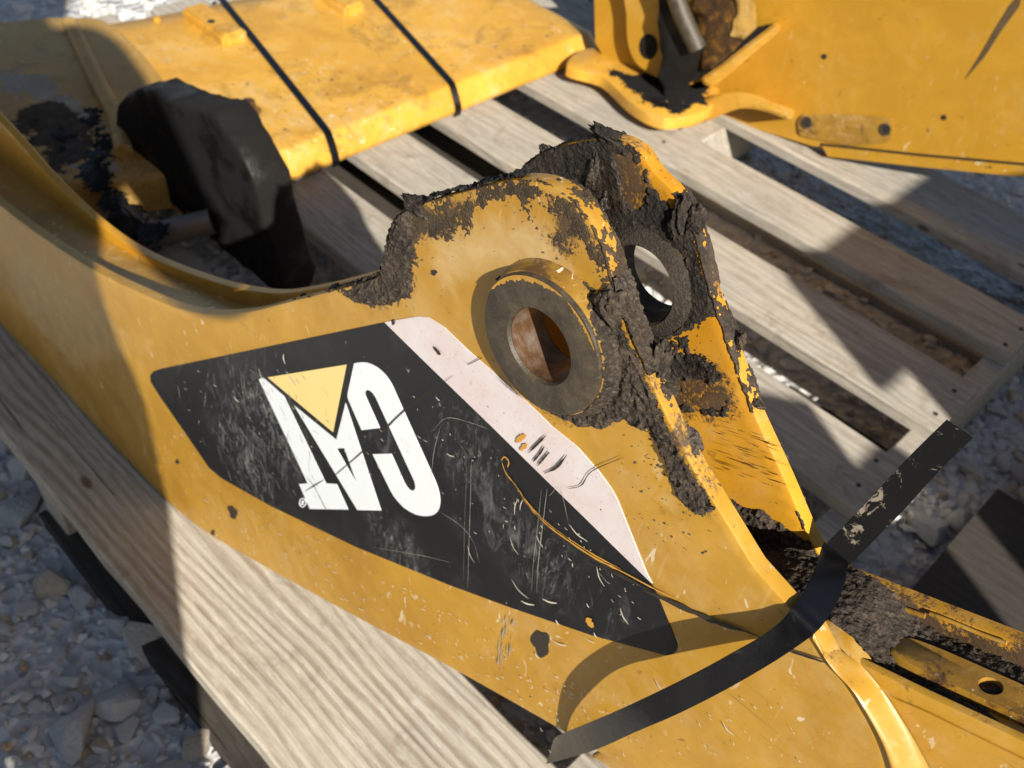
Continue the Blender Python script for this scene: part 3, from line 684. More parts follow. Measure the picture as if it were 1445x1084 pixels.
for x, y, L, a, w in [(730, 705, 22, 1.75, 2), (738, 705, 16, 1.85, 2), (720, 760, 26, 1.1, 2), (757, 755, 17, 1.1, 2), (803, 740, 36, .75, 3), (722, 818, 36, .85, 2.5), (735, 848, 20, .3, 4), (765, 845, 22, .3, 4), (842, 800, 30, 1.2, 2.5), (875, 858, 26, 1.1, 3), (828, 852, 7, 1.0, 3), (784, 875, 9, .9, 5), (838, 893, 9, 1.0, 4), (781, 905, 20, .35, 3), (755, 922, 10, .9, 5), (824, 898, 20, .55, 1.6), (925, 960, 24, .9, 2.5), (1020, 1020, 24, .85, 3), (630, 640, 12, .4, 2.5), (660, 770, 26, 1.2, 2), (570, 620, 14, .9, 2), (615, 560, 8, .8, 3), (330, 560, 10, .8, 5), (365, 520, 30, 1.1, 3), (400, 500, 14, 1.4, 5), (405, 525, 20, 1.0, 4), (255, 610, 8, 1.0, 4)]:
    nick(x, y, L, a, w * W1)
rr = random.Random(5)
for _ in range(150):                    # light nicks along the lower flank
    t = rr.random(); x = 270 + t * 560; yb = np.interp(x, [q[0] for q in bot_px], [q[1] for q in bot_px]); y = yb - rr.uniform(12, 80)
    nick(x, y, rr.uniform(2, 9), rr.uniform(.5, 1.3), rr.uniform(1.2, 3.4) * W1)
for _ in range(110):                    # and over the decal
    t = rr.random(); x = 240 + t * 660; y = np.interp(x, [240, 542, 920], [560, 560, 850]) + rr.uniform(-40, 110) * (1 if x < 700 else .5)
    nick(x, y, rr.uniform(1.5, 7), rr.uniform(.4, 1.6), rr.uniform(.9, 2.4) * W1)
for _ in range(60):
    x = rr.uniform(760, 1150); y = rr.uniform(960, 1080); nick(x, y, rr.uniform(2, 8), rr.uniform(.5, 1.3), rr.uniform(1, 2.5) * W1)
sc2 = []
for _ in range(170):
    x = rr.gauss(372, 38); y = 520 + rr.random() * 175; x -= (600 - y) * .18; L = rr.uniform(3, 22); a_ = rr.gauss(1.15, .25)
    sc2.append(([(x, y), (x + L * .5 * math.cos(a_) + rr.uniform(-1, 1), y + L * .5 * math.sin(a_)), (x + L * math.cos(a_), y + L * math.sin(a_))], rr.uniform(.6, 2.6) * W1))
ribbons('chalky_scuffs', sc2, M['chalk'], stick, -.00125, .5)
ribbons('scuff_marks', nicks, M['scuff'], stick, -.0016)
# long faint scrape columns
cols = [([(772, 690), (766, 740), (760, 790), (757, 838)], 2.0 * W1), ([(764, 690), (759, 740), (753, 790), (750, 836)], 1.2 * W1), ([(622, 600), (612, 640), (608, 680)], 1.2 * W1), ([(665, 650), (664, 700), (662, 760), (660, 830)], 1.6 * W1), ([(658, 650), (657, 700), (655, 760), (654, 820)], .9 * W1), ([(610, 610), (630, 590), (665, 597), (690, 606)], 1.2 * W1), ([(620, 722), (650, 742), (668, 765), (676, 795)], 1.4 * W1), ([(775, 700), (790, 690), (803, 742)], 1.3 * W1), ([(525, 772), (560, 778), (600, 785), (640, 795)], 1.0 * W1), ([(845, 808), (855, 820), (861, 824)], 2 * W1)]
cols = [(p_, w_ * .7) for p_, w_ in cols]
for k in range(26):
    x0 = rr.uniform(709, 727); y0 = rr.uniform(866, 945); L = rr.uniform(6, 26); cols.append(([(x0 - (y0 - 866) * .10, y0), (x0 - (y0 - 866) * .10 - L * .1, y0 + L * .5), (x0 - (y0 - 866) * .10 - L * .13, y0 + L)], rr.uniform(.8, 3.) * W1))
ribbons('scrape_lines', cols, M['chalk2'], stick, -.0015, .5)
ribbons('gouge', [([(708, 652), (714, 668), (728, 686), (745, 712), (768, 738), (800, 762), (840, 788), (880, 808), (925, 832), (960, 848)], 5 * W1), ([(720, 676), (742, 706), (770, 736), (806, 763)], 2.2 * W1), ([(790, 752), (838, 783), (876, 803)], 2.6 * W1), ([(707, 650), (712, 645), (718, 652), (716, 660)], 3 * W1), ([(728, 625), (735, 618), (742, 614)], 9 * W1), ([(734, 636), (740, 630), (744, 627)], 7 * W1), ([(828, 872), (832, 878), (833, 885)], 22 * W1)], M['gouge'], stick, -.0017, .45)
ribbons('dark_scrapes', [([(716, 668), (732, 693), (750, 719), (776, 746), (812, 771)], 2.4 * W1), ([(800, 765), (838, 790), (878, 812), (922, 836)], 3.2 * W1), ([(905, 832), (960, 856), (1010, 878), (1060, 893)], 11 * W1), ([(820, 790), (860, 806), (900, 826), (940, 844)], 3 * W1), ([(1000, 873), (1050, 890), (1110, 915), (1160, 935)], 3 * W1), ([(1090, 912), (1130, 924), (1172, 937)], 4 * W1), ([(745, 640), (760, 625), (770, 615)], 4 * W1), ([(752, 652), (762, 640), (768, 630)], 4 * W1), ([(758, 658), (768, 646), (775, 638)], 4 * W1), ([(768, 668), (785, 660), (800, 642)], 4 * W1), ([(800, 690), (820, 685), (835, 665), (880, 645)], 2 * W1), ([(468, 675), (520, 630), (570, 580), (640, 530)], 3 * W1), ([(432, 672), (445, 690), (455, 710), (462, 722)], 4 * W1), ([(430, 694), (446, 684), (458, 677)], 2 * W1), ([(612, 490), (618, 497), (622, 500)], 10 * W1), ([(660, 515), (680, 505)], 2 * W1)], M['blackmark'], stick, -.0018, .4)
# dark pits
def pit(x, y, rx, ry, a=0., mat='blackmark'):
    P = []
    for k in range(22):
        t = 2 * math.pi * k / 22; r = 1 + .13 * math.sin(3 * t + x) + .1 * math.sin(5 * t + y); u, v = rx * r * math.cos(t), ry * r * math.sin(t)
        P.append((x + u * math.cos(a) - v * math.sin(a), y + u * math.sin(a) + v * math.cos(a)))
    o = flat('paint_chip', s2(P, -.0006), -.0006, .0005, M[mat], stick, step=None); return o
pit(763, 908, 12, 19, -.25); pit(328, 723, 5.5, 10, -.4); pit(222, 660, 4, 8, -.5, 'gouge'); pit(250, 652, 2.5, 3.5, -.4); pit(300, 752, 2.5, 4, 0)
pit(608, 330, 3, 5, .3); pit(700, 425, 4, 3, .3); pit(555, 455, 3, 4); pit(612, 385, 4, 4)

# ---- caked mud on the lugs and in the channel
def grid(poly, res, pad=.006):
    lo = poly.min(0) - pad; hi = poly.max(0) + pad
    return np.meshgrid(np.arange(lo[0], hi[0], res), np.arange(lo[1], hi[1], res), indexing='ij')
def clip_near(U, V): return sdpoly(U, V, resample(near_out, .006))
def face_crust(name, px, ly, h, mat, soft=.006, seed=0, rough=1., res=.0009, clip=None, scale=220., hole=None, cut=()):
    P = s2(px, ly); U, V = grid(P, res); mk = np.clip(sdpoly(U, V, P) / soft, -2.2, 1.0)
    for cp in cut: mk = np.minimum(mk, -np.clip(sdpoly(U, V, s2(cp, ly)) / soft, -1, 1.4))
    if clip is not None: mk = np.where(sdpoly(U, V, clip) < -.0003, -9, mk)
    if hole: mk = np.where(np.hypot(U - hole[0][0], V - hole[0][1]) < hole[1], -9, mk)
    return crust(name, lambda u, v, hh: np.stack([u, ly - hh, v], 1), U, V, mk, h, M[mat], stick, rough, seed, scale)
NO = resample(near_out, .005)
face_crust('mud_crust', [(765, 395), (800, 410), (845, 418), (880, 425), (905, 500), (950, 590), (990, 665), (1020, 720), (1000, 722), (975, 708), (955, 685), (940, 650), (915, 610), (880, 592), (850, 604), (815, 602), (780, 585), (760, 560), (790, 480)], -.0004, .0045, 'mud', .007, 1, .85, clip=NO, hole=(HC, .0425))
face_crust('mud_crust', [(940, 655), (962, 668), (985, 690), (1005, 715), (985, 728), (962, 712), (946, 690)], -.0004, .0035, 'mud', .006, 3, .9, clip=NO)
face_crust('mud_crust', [(470, 408), (530, 390), (545, 330), (565, 295), (585, 285), (590, 330), (585, 380), (580, 420), (545, 435), (500, 430)], -.0003, .0040, 'mud', .010, 4, .8, clip=NO)
face_crust('brown_stain', [(545, 385), (552, 335), (570, 300), (620, 278), (700, 255), (745, 248), (805, 275), (850, 345), (868, 400), (858, 425), (845, 380), (820, 340), (808, 362), (775, 350), (752, 318), (770, 322), (790, 310), (760, 290), (720, 288), (690, 298), (665, 320), (650, 345), (610, 345), (588, 355), (580, 400)], -.0002, .0011, 'stain', .011, 6, 1.25, res=.0008, clip=NO, scale=300.)
face_crust('brown_stain', [(795, 395), (845, 405), (860, 425), (820, 418), (790, 408)], -.0002, .0010, 'stain', .006, 8, 1.2, clip=NO, scale=300.)
face_crust('grease_smear', [(690, 395), (725, 380), (730, 362), (742, 368), (738, 392), (765, 402), (740, 408), (705, 402)], -.0002, .0016, 'grease', .004, 9, 1.1, clip=NO)
V = []; F = []
def speck(x, y, r):
    c = sl(x, y, 0); b0 = len(V); a0 = rr.random() * 6
    for lyy, sc_ in ((.0002, 1.0), (-.0007, .6)):
        for k in range(6): q = r * sc_ * (1 + .3 * math.sin(k * 2.3 + a0)); V.append((c[0] + q * math.cos(k * 1.047 + a0), lyy, c[2] + q * math.sin(k * 1.047 + a0)))
    F.append(tuple(b0 + 6 + k for k in range(6)))
    for k in range(6): F.append((b0 + k, b0 + (k + 1) % 6, b0 + 6 + (k + 1) % 6, b0 + 6 + k))
NOp = near_out
cand = [(rr.gauss(950, 35), rr.gauss(670, 55)) for _ in range(110)] + [(rr.uniform(560, 870), rr.uniform(255, 430)) for _ in range(70)] + [(rr.uniform(250, 1110), rr.uniform(430, 1000)) for _ in range(50)]
cp_ = s2(cand); okp = sdpoly(cp_[:, 0], cp_[:, 1], resample(near_out, .01)) > .003; okp &= np.hypot(cp_[:, 0] - HC[0], cp_[:, 1] - HC[1]) > .05; okp &= sdpoly(cp_[:, 0], cp_[:, 1], s2(black)) < -.002
for (x, y), k_ in zip(cand, okp):
    if k_: speck(x, y, .0002 + .0008 * rr.random() ** 4)
o = obj('mud_specks', V, F, M['mud'], stick); o['kind'] = 'stuff'
# boss flank paint remnants
V = []; F = []
def arc_ring(a0, a1, r, w, ly, name, mat):
    V = []; F = []; n = 60
    for i in range(n + 1):
        t = a0 + (a1 - a0) * i / n; e = math.sin(math.pi * i / n) ** .5 * w * (1 + .35 * math.sin(i * .9) * math.sin(i * .37) + .15 * math.sin(i * 2.1))
        for rr_ in (r, r - max(e, .0002)): V.append((HC[0] + rr_ * math.cos(t), ly, HC[1] + rr_ * math.sin(t)))
    for i in range(n): F.append((2 * i, 2 * i + 1, 2 * i + 3, 2 * i + 2))
    return obj(name, V, F, mat, stick)
arc_ring(1.35, 2.75, .0426, .0030, -.0134, 'paint_remnant', M['paint'])
arc_ring(.55, 1.25, .0427, .0018, -.0134, 'paint_remnant', M['paint'])
arc_ring(-1.9, -1.35, .0427, .0012, -.0133, 'paint_remnant', M['paint'])
th, yv = np.meshgrid(np.arange(-2.1, 1.35, .014), np.arange(-.0112, .0015, .0008), indexing='ij')
def bmapf(u, v, hh):
    r = .0445 + hh + .006 * np.clip((v + .010) / .010, 0, 1.1) ** 2; return np.stack([HC[0] + r * np.cos(u), v, HC[1] + r * np.sin(u)], 1)
crust('boss_mud', lambda u, v, hh: bmapf(u / .045, v, hh), th * .045, yv, .55 - .9 * np.clip((-.5 - th) / 1.6, 0, 1) - 1.0 * np.clip((th - .6) / .8, 0, 1) - np.clip((-.008 - yv) / .003, 0, 1) * .6, .0034, M['mud'], stick, .8, 51, 240.)
# mud on the edges of the lugs
def edge_crust(name, path, l0, l1, h, mat, fmask, seed, res=.0009, out=+1, rough=1.):
    P = resample(path, res, closed=False); t = np.gradient(P, axis=0); t /= np.linalg.norm(t, axis=1)[:, None]; Nn = np.stack([-t[:, 1], t[:, 0]], 1) * out
    s = np.arange(len(P)); ly = np.arange(l0, l1, res); U, V = np.meshgrid(s * res, ly, indexing='ij'); mk = fmask(U / (len(P) * res), V)
    def mp(u, v, hh):
        i = np.clip((u / res).round().astype(int), 0, len(P) - 1); q = P[i] + Nn[i] * hh[:, None]; return np.stack([q[:, 0], v, q[:, 1]], 1)
    return crust(name, mp, U, V, mk, h, M[mat], stick, rough, seed)
ne = np.vstack([catmull(s2(lug_top), 6), s2(lug_edge)])
edge_crust('edge_mud', catmull(s2(lug_top[:7]), 6), -.001, TN + .001, .0045, 'grease', lambda s, v: .55 + 0 * s, 21)
edge_crust('edge_mud', catmull(s2(lug_top[6:]), 6), -.0008, TN + .001, .0022, 'stain', lambda s, v: -.25 + .9 * s + 0 * v, 22)
edge_crust('edge_mud', np.vstack([s2(lug_top[-2:]), s2(lug_edge)]), -.0012, TN + .001, .0048, 'mud', lambda s, v: np.where(s < .3, .75, .30 - .75 * s) + .9 * np.sin(s * 41) * .35 - np.where((v < .004) & (s > .28), .9, 0), 23)
edge_crust('edge_mud', FA[np.argmin(np.abs(FA - s2([(683, 262)], YF0)[0]).sum(1)):np.argmin(np.abs(FA - s2([(1147, 768)], YF0)[0]).sum(1))], YF0 - .001, YF1 + .001, .0020, 'mud', lambda s, v: np.interp(s, [0, .08, .12, .3, .33, .42, .46, .6, .75, .85, 1], [-.6, -.4, .8, .8, -.5, -.5, .9, .55, .3, -.35, -.5]) + .25 * np.sin(s * 60), 24)
edge_crust('edge_mud', catmull(s2(top_l[-3:] + lug_top[:3]), 6), -.001, TN + .001, .0038, 'mud', lambda s, v: -.3 + 1.1 * s + 0 * v, 27)
# inner face of the far lug
FO = resample(far_out, .005)
face_crust('grease_crust', [(690, 262), (735, 235), (765, 210), (850, 190), (905, 210), (925, 245), (965, 285), (985, 340), (1010, 410), (1018, 455), (960, 470), (900, 500), (862, 450), (845, 400), (800, 330), (740, 275)], YF0, .0026, 'grease', .006, 31, 1.05, clip=FO, hole=(FHC, .0345), scale=170., cut=[[(868, 222), (892, 218), (905, 240), (910, 275), (895, 292), (878, 268)], [(905, 212), (935, 235), (965, 285), (950, 290), (925, 262), (908, 235)], [(945, 345), (960, 350), (970, 400), (955, 385)]])
face_crust('mud_crust', [(840, 430), (940, 455), (985, 470), (1010, 490), (1025, 510), (1045, 530), (1030, 545), (985, 545), (950, 535), (1000, 565), (1055, 575), (1075, 575), (1060, 592), (1000, 585), (960, 590), (930, 590), (880, 540)], YF0, .0026, 'grease', .007, 33, 1.7, clip=FO, hole=(FHC, .033), cut=[[(915, 462), (1012, 448), (1020, 468), (950, 474)], [(980, 488), (1024, 478), (1036, 502), (1000, 516)], [(945, 565), (1025, 528), (1050, 562), (1000, 578)], [(1000, 505), (1042, 505), (1052, 540), (1030, 548)], [(935, 590), (1075, 575), (1090, 640), (960, 620)]])
face_crust('mud_crust', [(1000, 690), (1050, 712), (1072, 717), (1095, 735), (1120, 752), (1150, 768), (1160, 800), (1100, 850), (1000, 780)], YF0, .0060, 'mud', .005, 35, .9, clip=FO)
strk = []
for _ in range(60):
    x = rr.uniform(1000, 1085); y = rr.uniform(600, 672) + (x - 1040) * .35; L = rr.uniform(5, 34); strk.append(([(x, y), (x + L * .5, y + L * .08 + 2), (x + L, y + L * .32)], rr.uniform(.3, 1.0) * W1))
V = []; o = ribbons('mud_smears', strk, M['blackmark'], stick, YF0 - .0012, .5)
# lumps standing on the lug tops
def lump(x, y, ly, r, seed, mat='grease', sq=(1, 1, 1)):
    rd = random.Random(seed); c = sl(x, y, ly); bm = bmesh.new(); bmesh.ops.create_icosphere(bm, subdivisions=4, radius=1)
    for v in bm.verts:
        q = np.array(v.co); n1 = fbm(np.array([q[0] * 2.2 + seed * 3 + q[2] * 1.7]), np.array([q[1] * 2.2 + q[2] * 2.9]), seed, 4)[0]; n2 = fbm(np.array([q[0] * 8 + seed + q[2] * 6]), np.array([q[1] * 8 - q[2] * 7]), seed + 3, 3)[0]
        q = q * (1 + .55 * n1 + .3 * n2) * r * np.array(sq); v.co = Vector(c + q)
    o = bmobj('mud_lump', bm, M[mat], stick, True); return o
lump(592, 289, .004, .0095, 1, 'grease', (1.3, .7, .5)); lump(983, 310, YF0 + .002, .0062, 2, 'grease', (.8, .7, 1.4)); lump(772, 214, YF0 + .004, .005, 3, 'grease', (1.2, .7, .8))
lump(868, 197, YF0 + .004, .0075, 4, 'grease', (2.2, .7, .5)); lump(1045, 482, YF0 + .006, .0035, 5, 'mud', (.8, .6, 1.8)); lump(1068, 570, YF0 + .004, .0035, 6, 'mud', (1.4, .8, .6))
lump(925, 520, .012, .010, 9, 'mud', (.7, .7, 1.8)); lump(865, 430, .0, .009, 10, 'mud', (.9, .8, 1.3)); lump(958, 308, YF0 - .001, .007, 12, 'grease', (.7, .6, 2.0)); lump(838, 250, YF0, .007, 13, 'grease', (.5, .6, 2.4)); lump(850, 300, YF0, .006, 14, 'grease', (.5, .6, 2.4))
# mud bed in the tip channel
def web_at(s): return s
wl = resample(wp[np.argmin(np.abs(wp[:, 0] - .66)):np.argmin(np.abs(wp[:, 0] - 1.02))], .0011, closed=False)
tg = np.gradient(wl, axis=0); tg /= np.linalg.norm(tg, axis=1)[:, None]; wn = np.stack([-tg[:, 1], tg[:, 0]], 1)
lyv = np.arange(TIPY + .0078, YF0 + .0002, .0010); U, V = np.meshgrid(np.arange(len(wl)) * .0011, lyv, indexing='ij'); sN = U / U.max()
vv = (V - TIPY) / (YF0 - TIPY)
mk = .38 + .9 * np.exp(-((vv - .70) / .20) ** 2) - .55 * np.exp(-((vv - .42) / .10) ** 2) * np.clip((sN - .3) / .15, 0, 1) + .6 * np.clip((.62 - sN) / .25, 0, 1) + .35 * np.clip((sN - .45) / .15, 0, 1) * np.clip((vv - .5) / .12, 0, 1) - .35 * np.clip((sN - .6) / .1, 0, 1) * np.clip((.56 - vv) / .08, 0, 1)
def wmap(u, v, hh):
    i = np.clip((u / .0011).round().astype(int), 0, len(wl) - 1); q = wl[i] + wn[i] * (hh + .0003)[:, None]; return np.stack([q[:, 0], v, q[:, 1]], 1)
crust('channel_mud', wmap, U, V, mk, .0045, M['mud'], stick, .8, 41, 330.)

# ================================================================== black strap round the stick
strap = empty('steel_strap', tuple(SO)); strap.matrix_world = mw
tag(strap, 'black steel strap bent over the yellow stick with a loose end sticking up', 'strap')
up_px = [(783, 1043), (792, 1036), (830, 1020), (870, 1003), (930, 975), (990, 945), (1035, 920), (1072, 899), (1100, 878), (1117, 859)]
lo_px = [(772, 1078), (797, 1071), (842, 1057), (900, 1031), (945, 1012), (990, 990), (1035, 966), (1080, 940), (1118, 916), (1150, 893)]
yo = [.006, -.0030, -.019, -.0255, -.0265, -.0225, -.0175, -.0120, -.0065, -.0022]
E1 = [sl(*q, y) for q, y in zip(up_px, yo)]; E2 = [sl(*q, y) for q, y in zip(lo_px, yo)]
# over the channel
for (a, b, y1_, y2_) in [((1130, 842), (1166, 874), .009, .011), ((1143, 818), (1182, 847), .024, .028), ((1153, 794), (1193, 815), .040, .045), ((1158, 777), (1196, 797), .053, .057), ((1162, 766), (1195, 793), .058, .062)]:
    E1.append(sl(*a, y1_)); E2.append(sl(*b, y2_))
def strip(name, E1, E2, th, mat, parent, sub=5):
    E1 = catmull(E1, sub); E2 = catmull(E2, sub); n = len(E1); mid = (E1 + E2) / 2; t = np.gradient(mid, axis=0); w = E2 - E1; nn_ = np.cross(t, w); nn_ /= np.linalg.norm(nn_, axis=1)[:, None] + 1e-12
    V = []; F = []; K = 5
    for i in range(n):
        for k in range(K):
            u = k / (K - 1); V.append(E1[i] * (1 - u) + E2[i] * u)
    off = n * K
    for i in range(n):
        for k in range(K):
            u = k / (K - 1); V.append(E1[i] * (1 - u) + E2[i] * u - nn_[i] * th)
    for i in range(n - 1):
        for k in range(K - 1): a = i * K + k; F.append((a, a + 1, a + K + 1, a + K)); F.append((off + a, off + a + K, off + a + K + 1, off + a + 1))
        for k in (0, K - 1): a = i * K + k; F.append((a, a + K, a + K + off, a + off))
    for i in (0, n - 1):
        for k in range(K - 1): a = i * K + k; F.append((a, a + 1, a + 1 + off, a + off))
    o = obj(name, V, F, mat, parent); bm = bmesh.new(); bm.from_mesh(o.data); bmesh.ops.recalc_face_normals(bm, faces=bm.faces); bm.to_mesh(o.data); bm.free(); return autosmooth(o, 55)
strip('band', E1, E2, .0009, M['strap'], strap)
fe1 = [(1164, 769), (1200, 732), (1240, 690), (1290, 637), (1336, 592)]; fe2 = [(1199, 797), (1238, 757), (1275, 719), (1325, 664), (1373, 617)]
fy = [.060, .072, .084, .098, .110]
strip('loose_end', [sl(*q, y) for q, y in zip(fe1, fy)], [sl(*q, y + .004) for q, y in zip(fe2, fy)], .0009, M['strap_dust'], strap)

# ================================================================== wide strapped beam behind
beam = empty('box_beam', (-1.55, 1.1, 0)); BO = np.array([-1.55, 1.1, 0])
tag(beam, 'wide flat yellow steel beam with a black greasy hinge bracket, banded to the pallet', 'steel beam')
prof = [(-1.285, .002), (-1.276, .007), (-1.273, .015), (-1.276, .025), (-1.288, .041), (-1.2985, .0520), (-1.3015, .0545), (-1.3065, .0558), (-1.33, .0563), (-1.45, .058), (-1.62, .061), (-1.80, .063), (-1.86, .058), (-1.885, .04), (-1.885, .002)]
ys = np.concatenate([np.linspace(.60, 1.60, 26), [1.62, 1.635, 1.645, 1.65]]); V = []; F = []
n = len(prof)
for j, y in enumerate(ys):
    e = max(0, (y - 1.60) / .05); sh = 1 - .35 * e * e
    for (x, z) in prof:
        xx = x if x > -1.5 else x + .11 * max(0, (y - 1.05) / .6) - .09 * max(0, (1.05 - y) / .45) ** 1.3
        V.append((xx - BO[0] - (.02 * e * e if x > -1.35 else 0), y - BO[1], max(z * sh, .002)))
for j in range(len(ys) - 1):
    for k in range(n - 1): a = j * n + k; F.append((a, a + 1, a + 1 + n, a + n))
F.append(tuple(range(n))); F.append(tuple((len(ys) - 1) * n + k for k in range(n))[::-1])
o = obj('beam_shell', V, F, M['paint_far'], beam); bm = bmesh.new(); bm.from_mesh(o.data); bmesh.ops.recalc_face_normals(bm, faces=bm.faces); bm.to_mesh(o.data); bm.free(); autosmooth(o, 35)
# chalky end section nearer the camera, with a curved rear edge
def slab(name, pts, z0, z1, mat, parent, off, bev=.006, step=.02):
    P = resample(catmull(pts, 5, True), step)
    if area2(P) < 0: P = P[::-1]
    N = onorm(P); V = []; F = []; n = len(P); rings = [(0, z0), (0, z1 - bev), (-bev * .3, z1 - bev * .3), (-bev, z1)]
    for o_, z in rings: V += [(q[0] - off[0], q[1] - off[1], z - off[2]) for q in P + N * o_]
    for i in range(3):
        for k in range(n): F.append((i * n + k, i * n + (k + 1) % n, (i + 1) * n + (k + 1) % n, (i + 1) * n + k))
    F.append(tuple(range(3 * n, 4 * n))); F.append(tuple(range(n))[::-1])
    return autosmooth(obj(name, V, F, mat, parent), 40)
slab('end_section', [(-1.40, .70), (-1.34, .63), (-1.36, .55), (-1.44, .44), (-1.52, .33), (-1.60, .12), (-2.3, -.05), (-2.25, .30), (-2.06, .55), (-1.97, .74), (-1.88, .80), (-1.60, .76)], .001, .0655, M['paint_old'], beam, BO, .008)
a = on_z(35, 62, .07); b = on_z(160, 178, .072)
tube('ridge', [on_z(100, 35, .064) - BO, on_z(140, 120, .067) - BO, on_z(165, 165, .070) - BO, on_z(175, 215, .075) - BO], .016, M['paint_old'], beam, 12)
# dark oil stains on the end section
def zcrust(name, px, z, h, mat, parent, off, soft=.012, seed=0, rough=1., res=.0014, scale=110.):
    P = np.array([on_z(x, y, z)[:2] for x, y in px]); U, V_ = grid2(P, res); mk = np.clip(sdpoly(U, V_, P) / soft, -2.2, 1.0)
    o = crust(name, lambda u, v, hh: np.stack([u - off[0], v - off[1], z + hh - off[2]], 1), U, V_, mk, h, M[mat], None, rough, seed, scale, base=-.0003); o.parent = parent; return o
def grid2(poly, res, pad=.02):
    lo = poly.min(0) - pad; hi = poly.max(0) + pad
    return np.meshgrid(np.arange(lo[0], hi[0], res), np.arange(lo[1], hi[1], res), indexing='ij')
zcrust('oil_stain', [(66, 190), (90, 175), (112, 190), (100, 215), (80, 218)], .0660, .0015, 'tar', beam, BO, .02, 61, .7)
zcrust('oil_stain', [(32, 168), (62, 162), (66, 178), (40, 182)], .0660, .0015, 'tar', beam, BO, .015, 62, .8)
zcrust('oil_stain', [(120, 160), (140, 150), (160, 210), (170, 280), (230, 320), (215, 350), (150, 300), (110, 250), (130, 210)], .0660, .002, 'tar', beam, BO, .04, 63, 1.0)
zcrust('chalk_smear', [(5, 100), (60, 108), (120, 150), (150, 190), (110, 165), (50, 140), (10, 125)], .0659, .0008, 'chalky', beam, BO, .035, 66, 1.1)
zcrust('chalk_smear', [(95, 232), (150, 225), (175, 240), (130, 250)], .0659, .0008, 'chalky', beam, BO, .025, 67, 1.1)
zcrust('oil_stain', [(20, 150), (70, 140), (125, 165), (135, 230), (90, 240), (30, 200)], .0658, .0012, 'stain', beam, BO, .05, 64, 1.2)
# pads and studs
c = on_z(305, 42, .062)
box('mount_pad', np.array([c[0] - .085, c[1] - .028, .056]) - BO, np.array([c[0] + .075, c[1] + .028, .084]) - BO, M['paint_far'], beam, .006, 2)
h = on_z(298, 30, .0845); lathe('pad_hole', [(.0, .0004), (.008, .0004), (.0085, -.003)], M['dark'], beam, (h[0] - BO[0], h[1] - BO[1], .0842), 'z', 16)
c = on_z(480, 8, .062); box('mount_pad', np.array([c[0] - .07, c[1] - .026, .056]) - BO, np.array([c[0] + .055, c[1] + .026, .084]) - BO, M['paint_far'], beam, .006, 2)
for (x, y, r, hgt) in ((352, 155, .021, .020), (222, 30, .012, .010)):
    c = on_z(x, y, .06); lathe('stud', [(.0, hgt), (r * .55, hgt), (r * .60, hgt - .004), (r * .62, hgt - .010), (r, .001), (r * 1.2, -.004)], M['burnt'] if r > .013 else M['paint_far'], beam, (c[0] - BO[0], c[1] - BO[1], .0585), 'z', 20)
# black hinge bracket with its pin
br = [(150, 300), (158, 190), (166, 148), (180, 130), (205, 124), (250, 146), (300, 160), (335, 207), (360, 262), (372, 310), (384, 350), (402, 402), (400, 440), (300, 470), (200, 420)]
P = np.array([on_y(x, y, .60)[[0, 2]] for x, y in br]); P[:, 1] = np.maximum(P[:, 1], .005)
def bmap(V): W_ = V.copy(); return W_ - np.array([BO[0], BO[1], 0])
o = plate('hinge_lug', P, .600, .662, M['tar'], beam, bev=.007, grid=.014, step=.009, mapf=bmap)
def roughen(o, amp, freq, seed):
    me = o.data; co = np.array([tuple(v.co) for v in me.vertices]); k1 = fbm(co[:, 0] * freq + co[:, 1] * freq * .7, co[:, 2] * freq - co[:, 1] * freq * .6, seed, 4); k2 = fbm(co[:, 2] * freq + 31, co[:, 0] * freq + co[:, 1] * freq, seed + 4, 4)
    nn_ = np.array([tuple(v.normal) for v in me.vertices]); co = co + nn_ * (k1 * amp)[:, None] + np.stack([k2, k1, k2], 1) * amp * .3; me.vertices.foreach_set('co', co.ravel()); me.update()
roughen(o, .0045, 26, 5); autosmooth(o, 60)
pa = on_y(195, 338, .50); pb = on_y(300, 312, .60)
tube('hinge_pin', [pa - BO, pa * .96 + pb * .04 - BO, pb - BO], .021, M['pin'], beam, 24)
pe = on_y(172, 322, .47); lathe('pin_collar', [(.0, -.012), (.022, -.012), (.027, -.006), (.027, .012), (.0, .012)], M['tar'], beam, tuple(pe - BO), 'y', 28)
# two black bands over the beam
def band(p0, p1, label, w=.0155):
    a = on_z(*p0, .063); b = on_z(*p1, .0575); d = (b - a)[:2]; d /= np.linalg.norm(d); px_ = np.array([-d[1], d[0]])
    a2 = a.copy(); a2[:2] -= d * .25; pts = []
    yb = b[1] + (-1.29 - b[0]) * d[1] / d[0]
    xs = [a2[0], a[0], -1.7, -1.5, -1.40, -1.33, -1.308, -1.298, -1.286, -1.273, -1.269, -1.273]; zs = [.064, .0645, .0635, .0605, .0588, .0572, .0563, .0535, .0420, .0260, .0140, .001]
    E1 = []; E2 = []
    for x, z in zip(xs, zs):
        y = b[1] + (max(x, -3) - b[0]) * d[1] / d[0]; q = np.array([x, y, z + .0012]); e = np.array([px_[0] * w / 2, px_[1] * w / 2, 0])
        if x > -1.31: e = np.array([0, w / 2, 0])
        E1.append(q - e); E2.append(q + e)
    o = strip('steel_band', np.array(E1), np.array(E2), -.0012, M['strap'], None, 3)
    tag(o, label, 'strap', 'black bands over the wide beam'); return o
band((312, 0), (447, 168), 'black steel band over the wide beam, nearer the black hinge bracket')
band((530, 0), (630, 110), 'black steel band over the wide beam, nearer its right hand end')

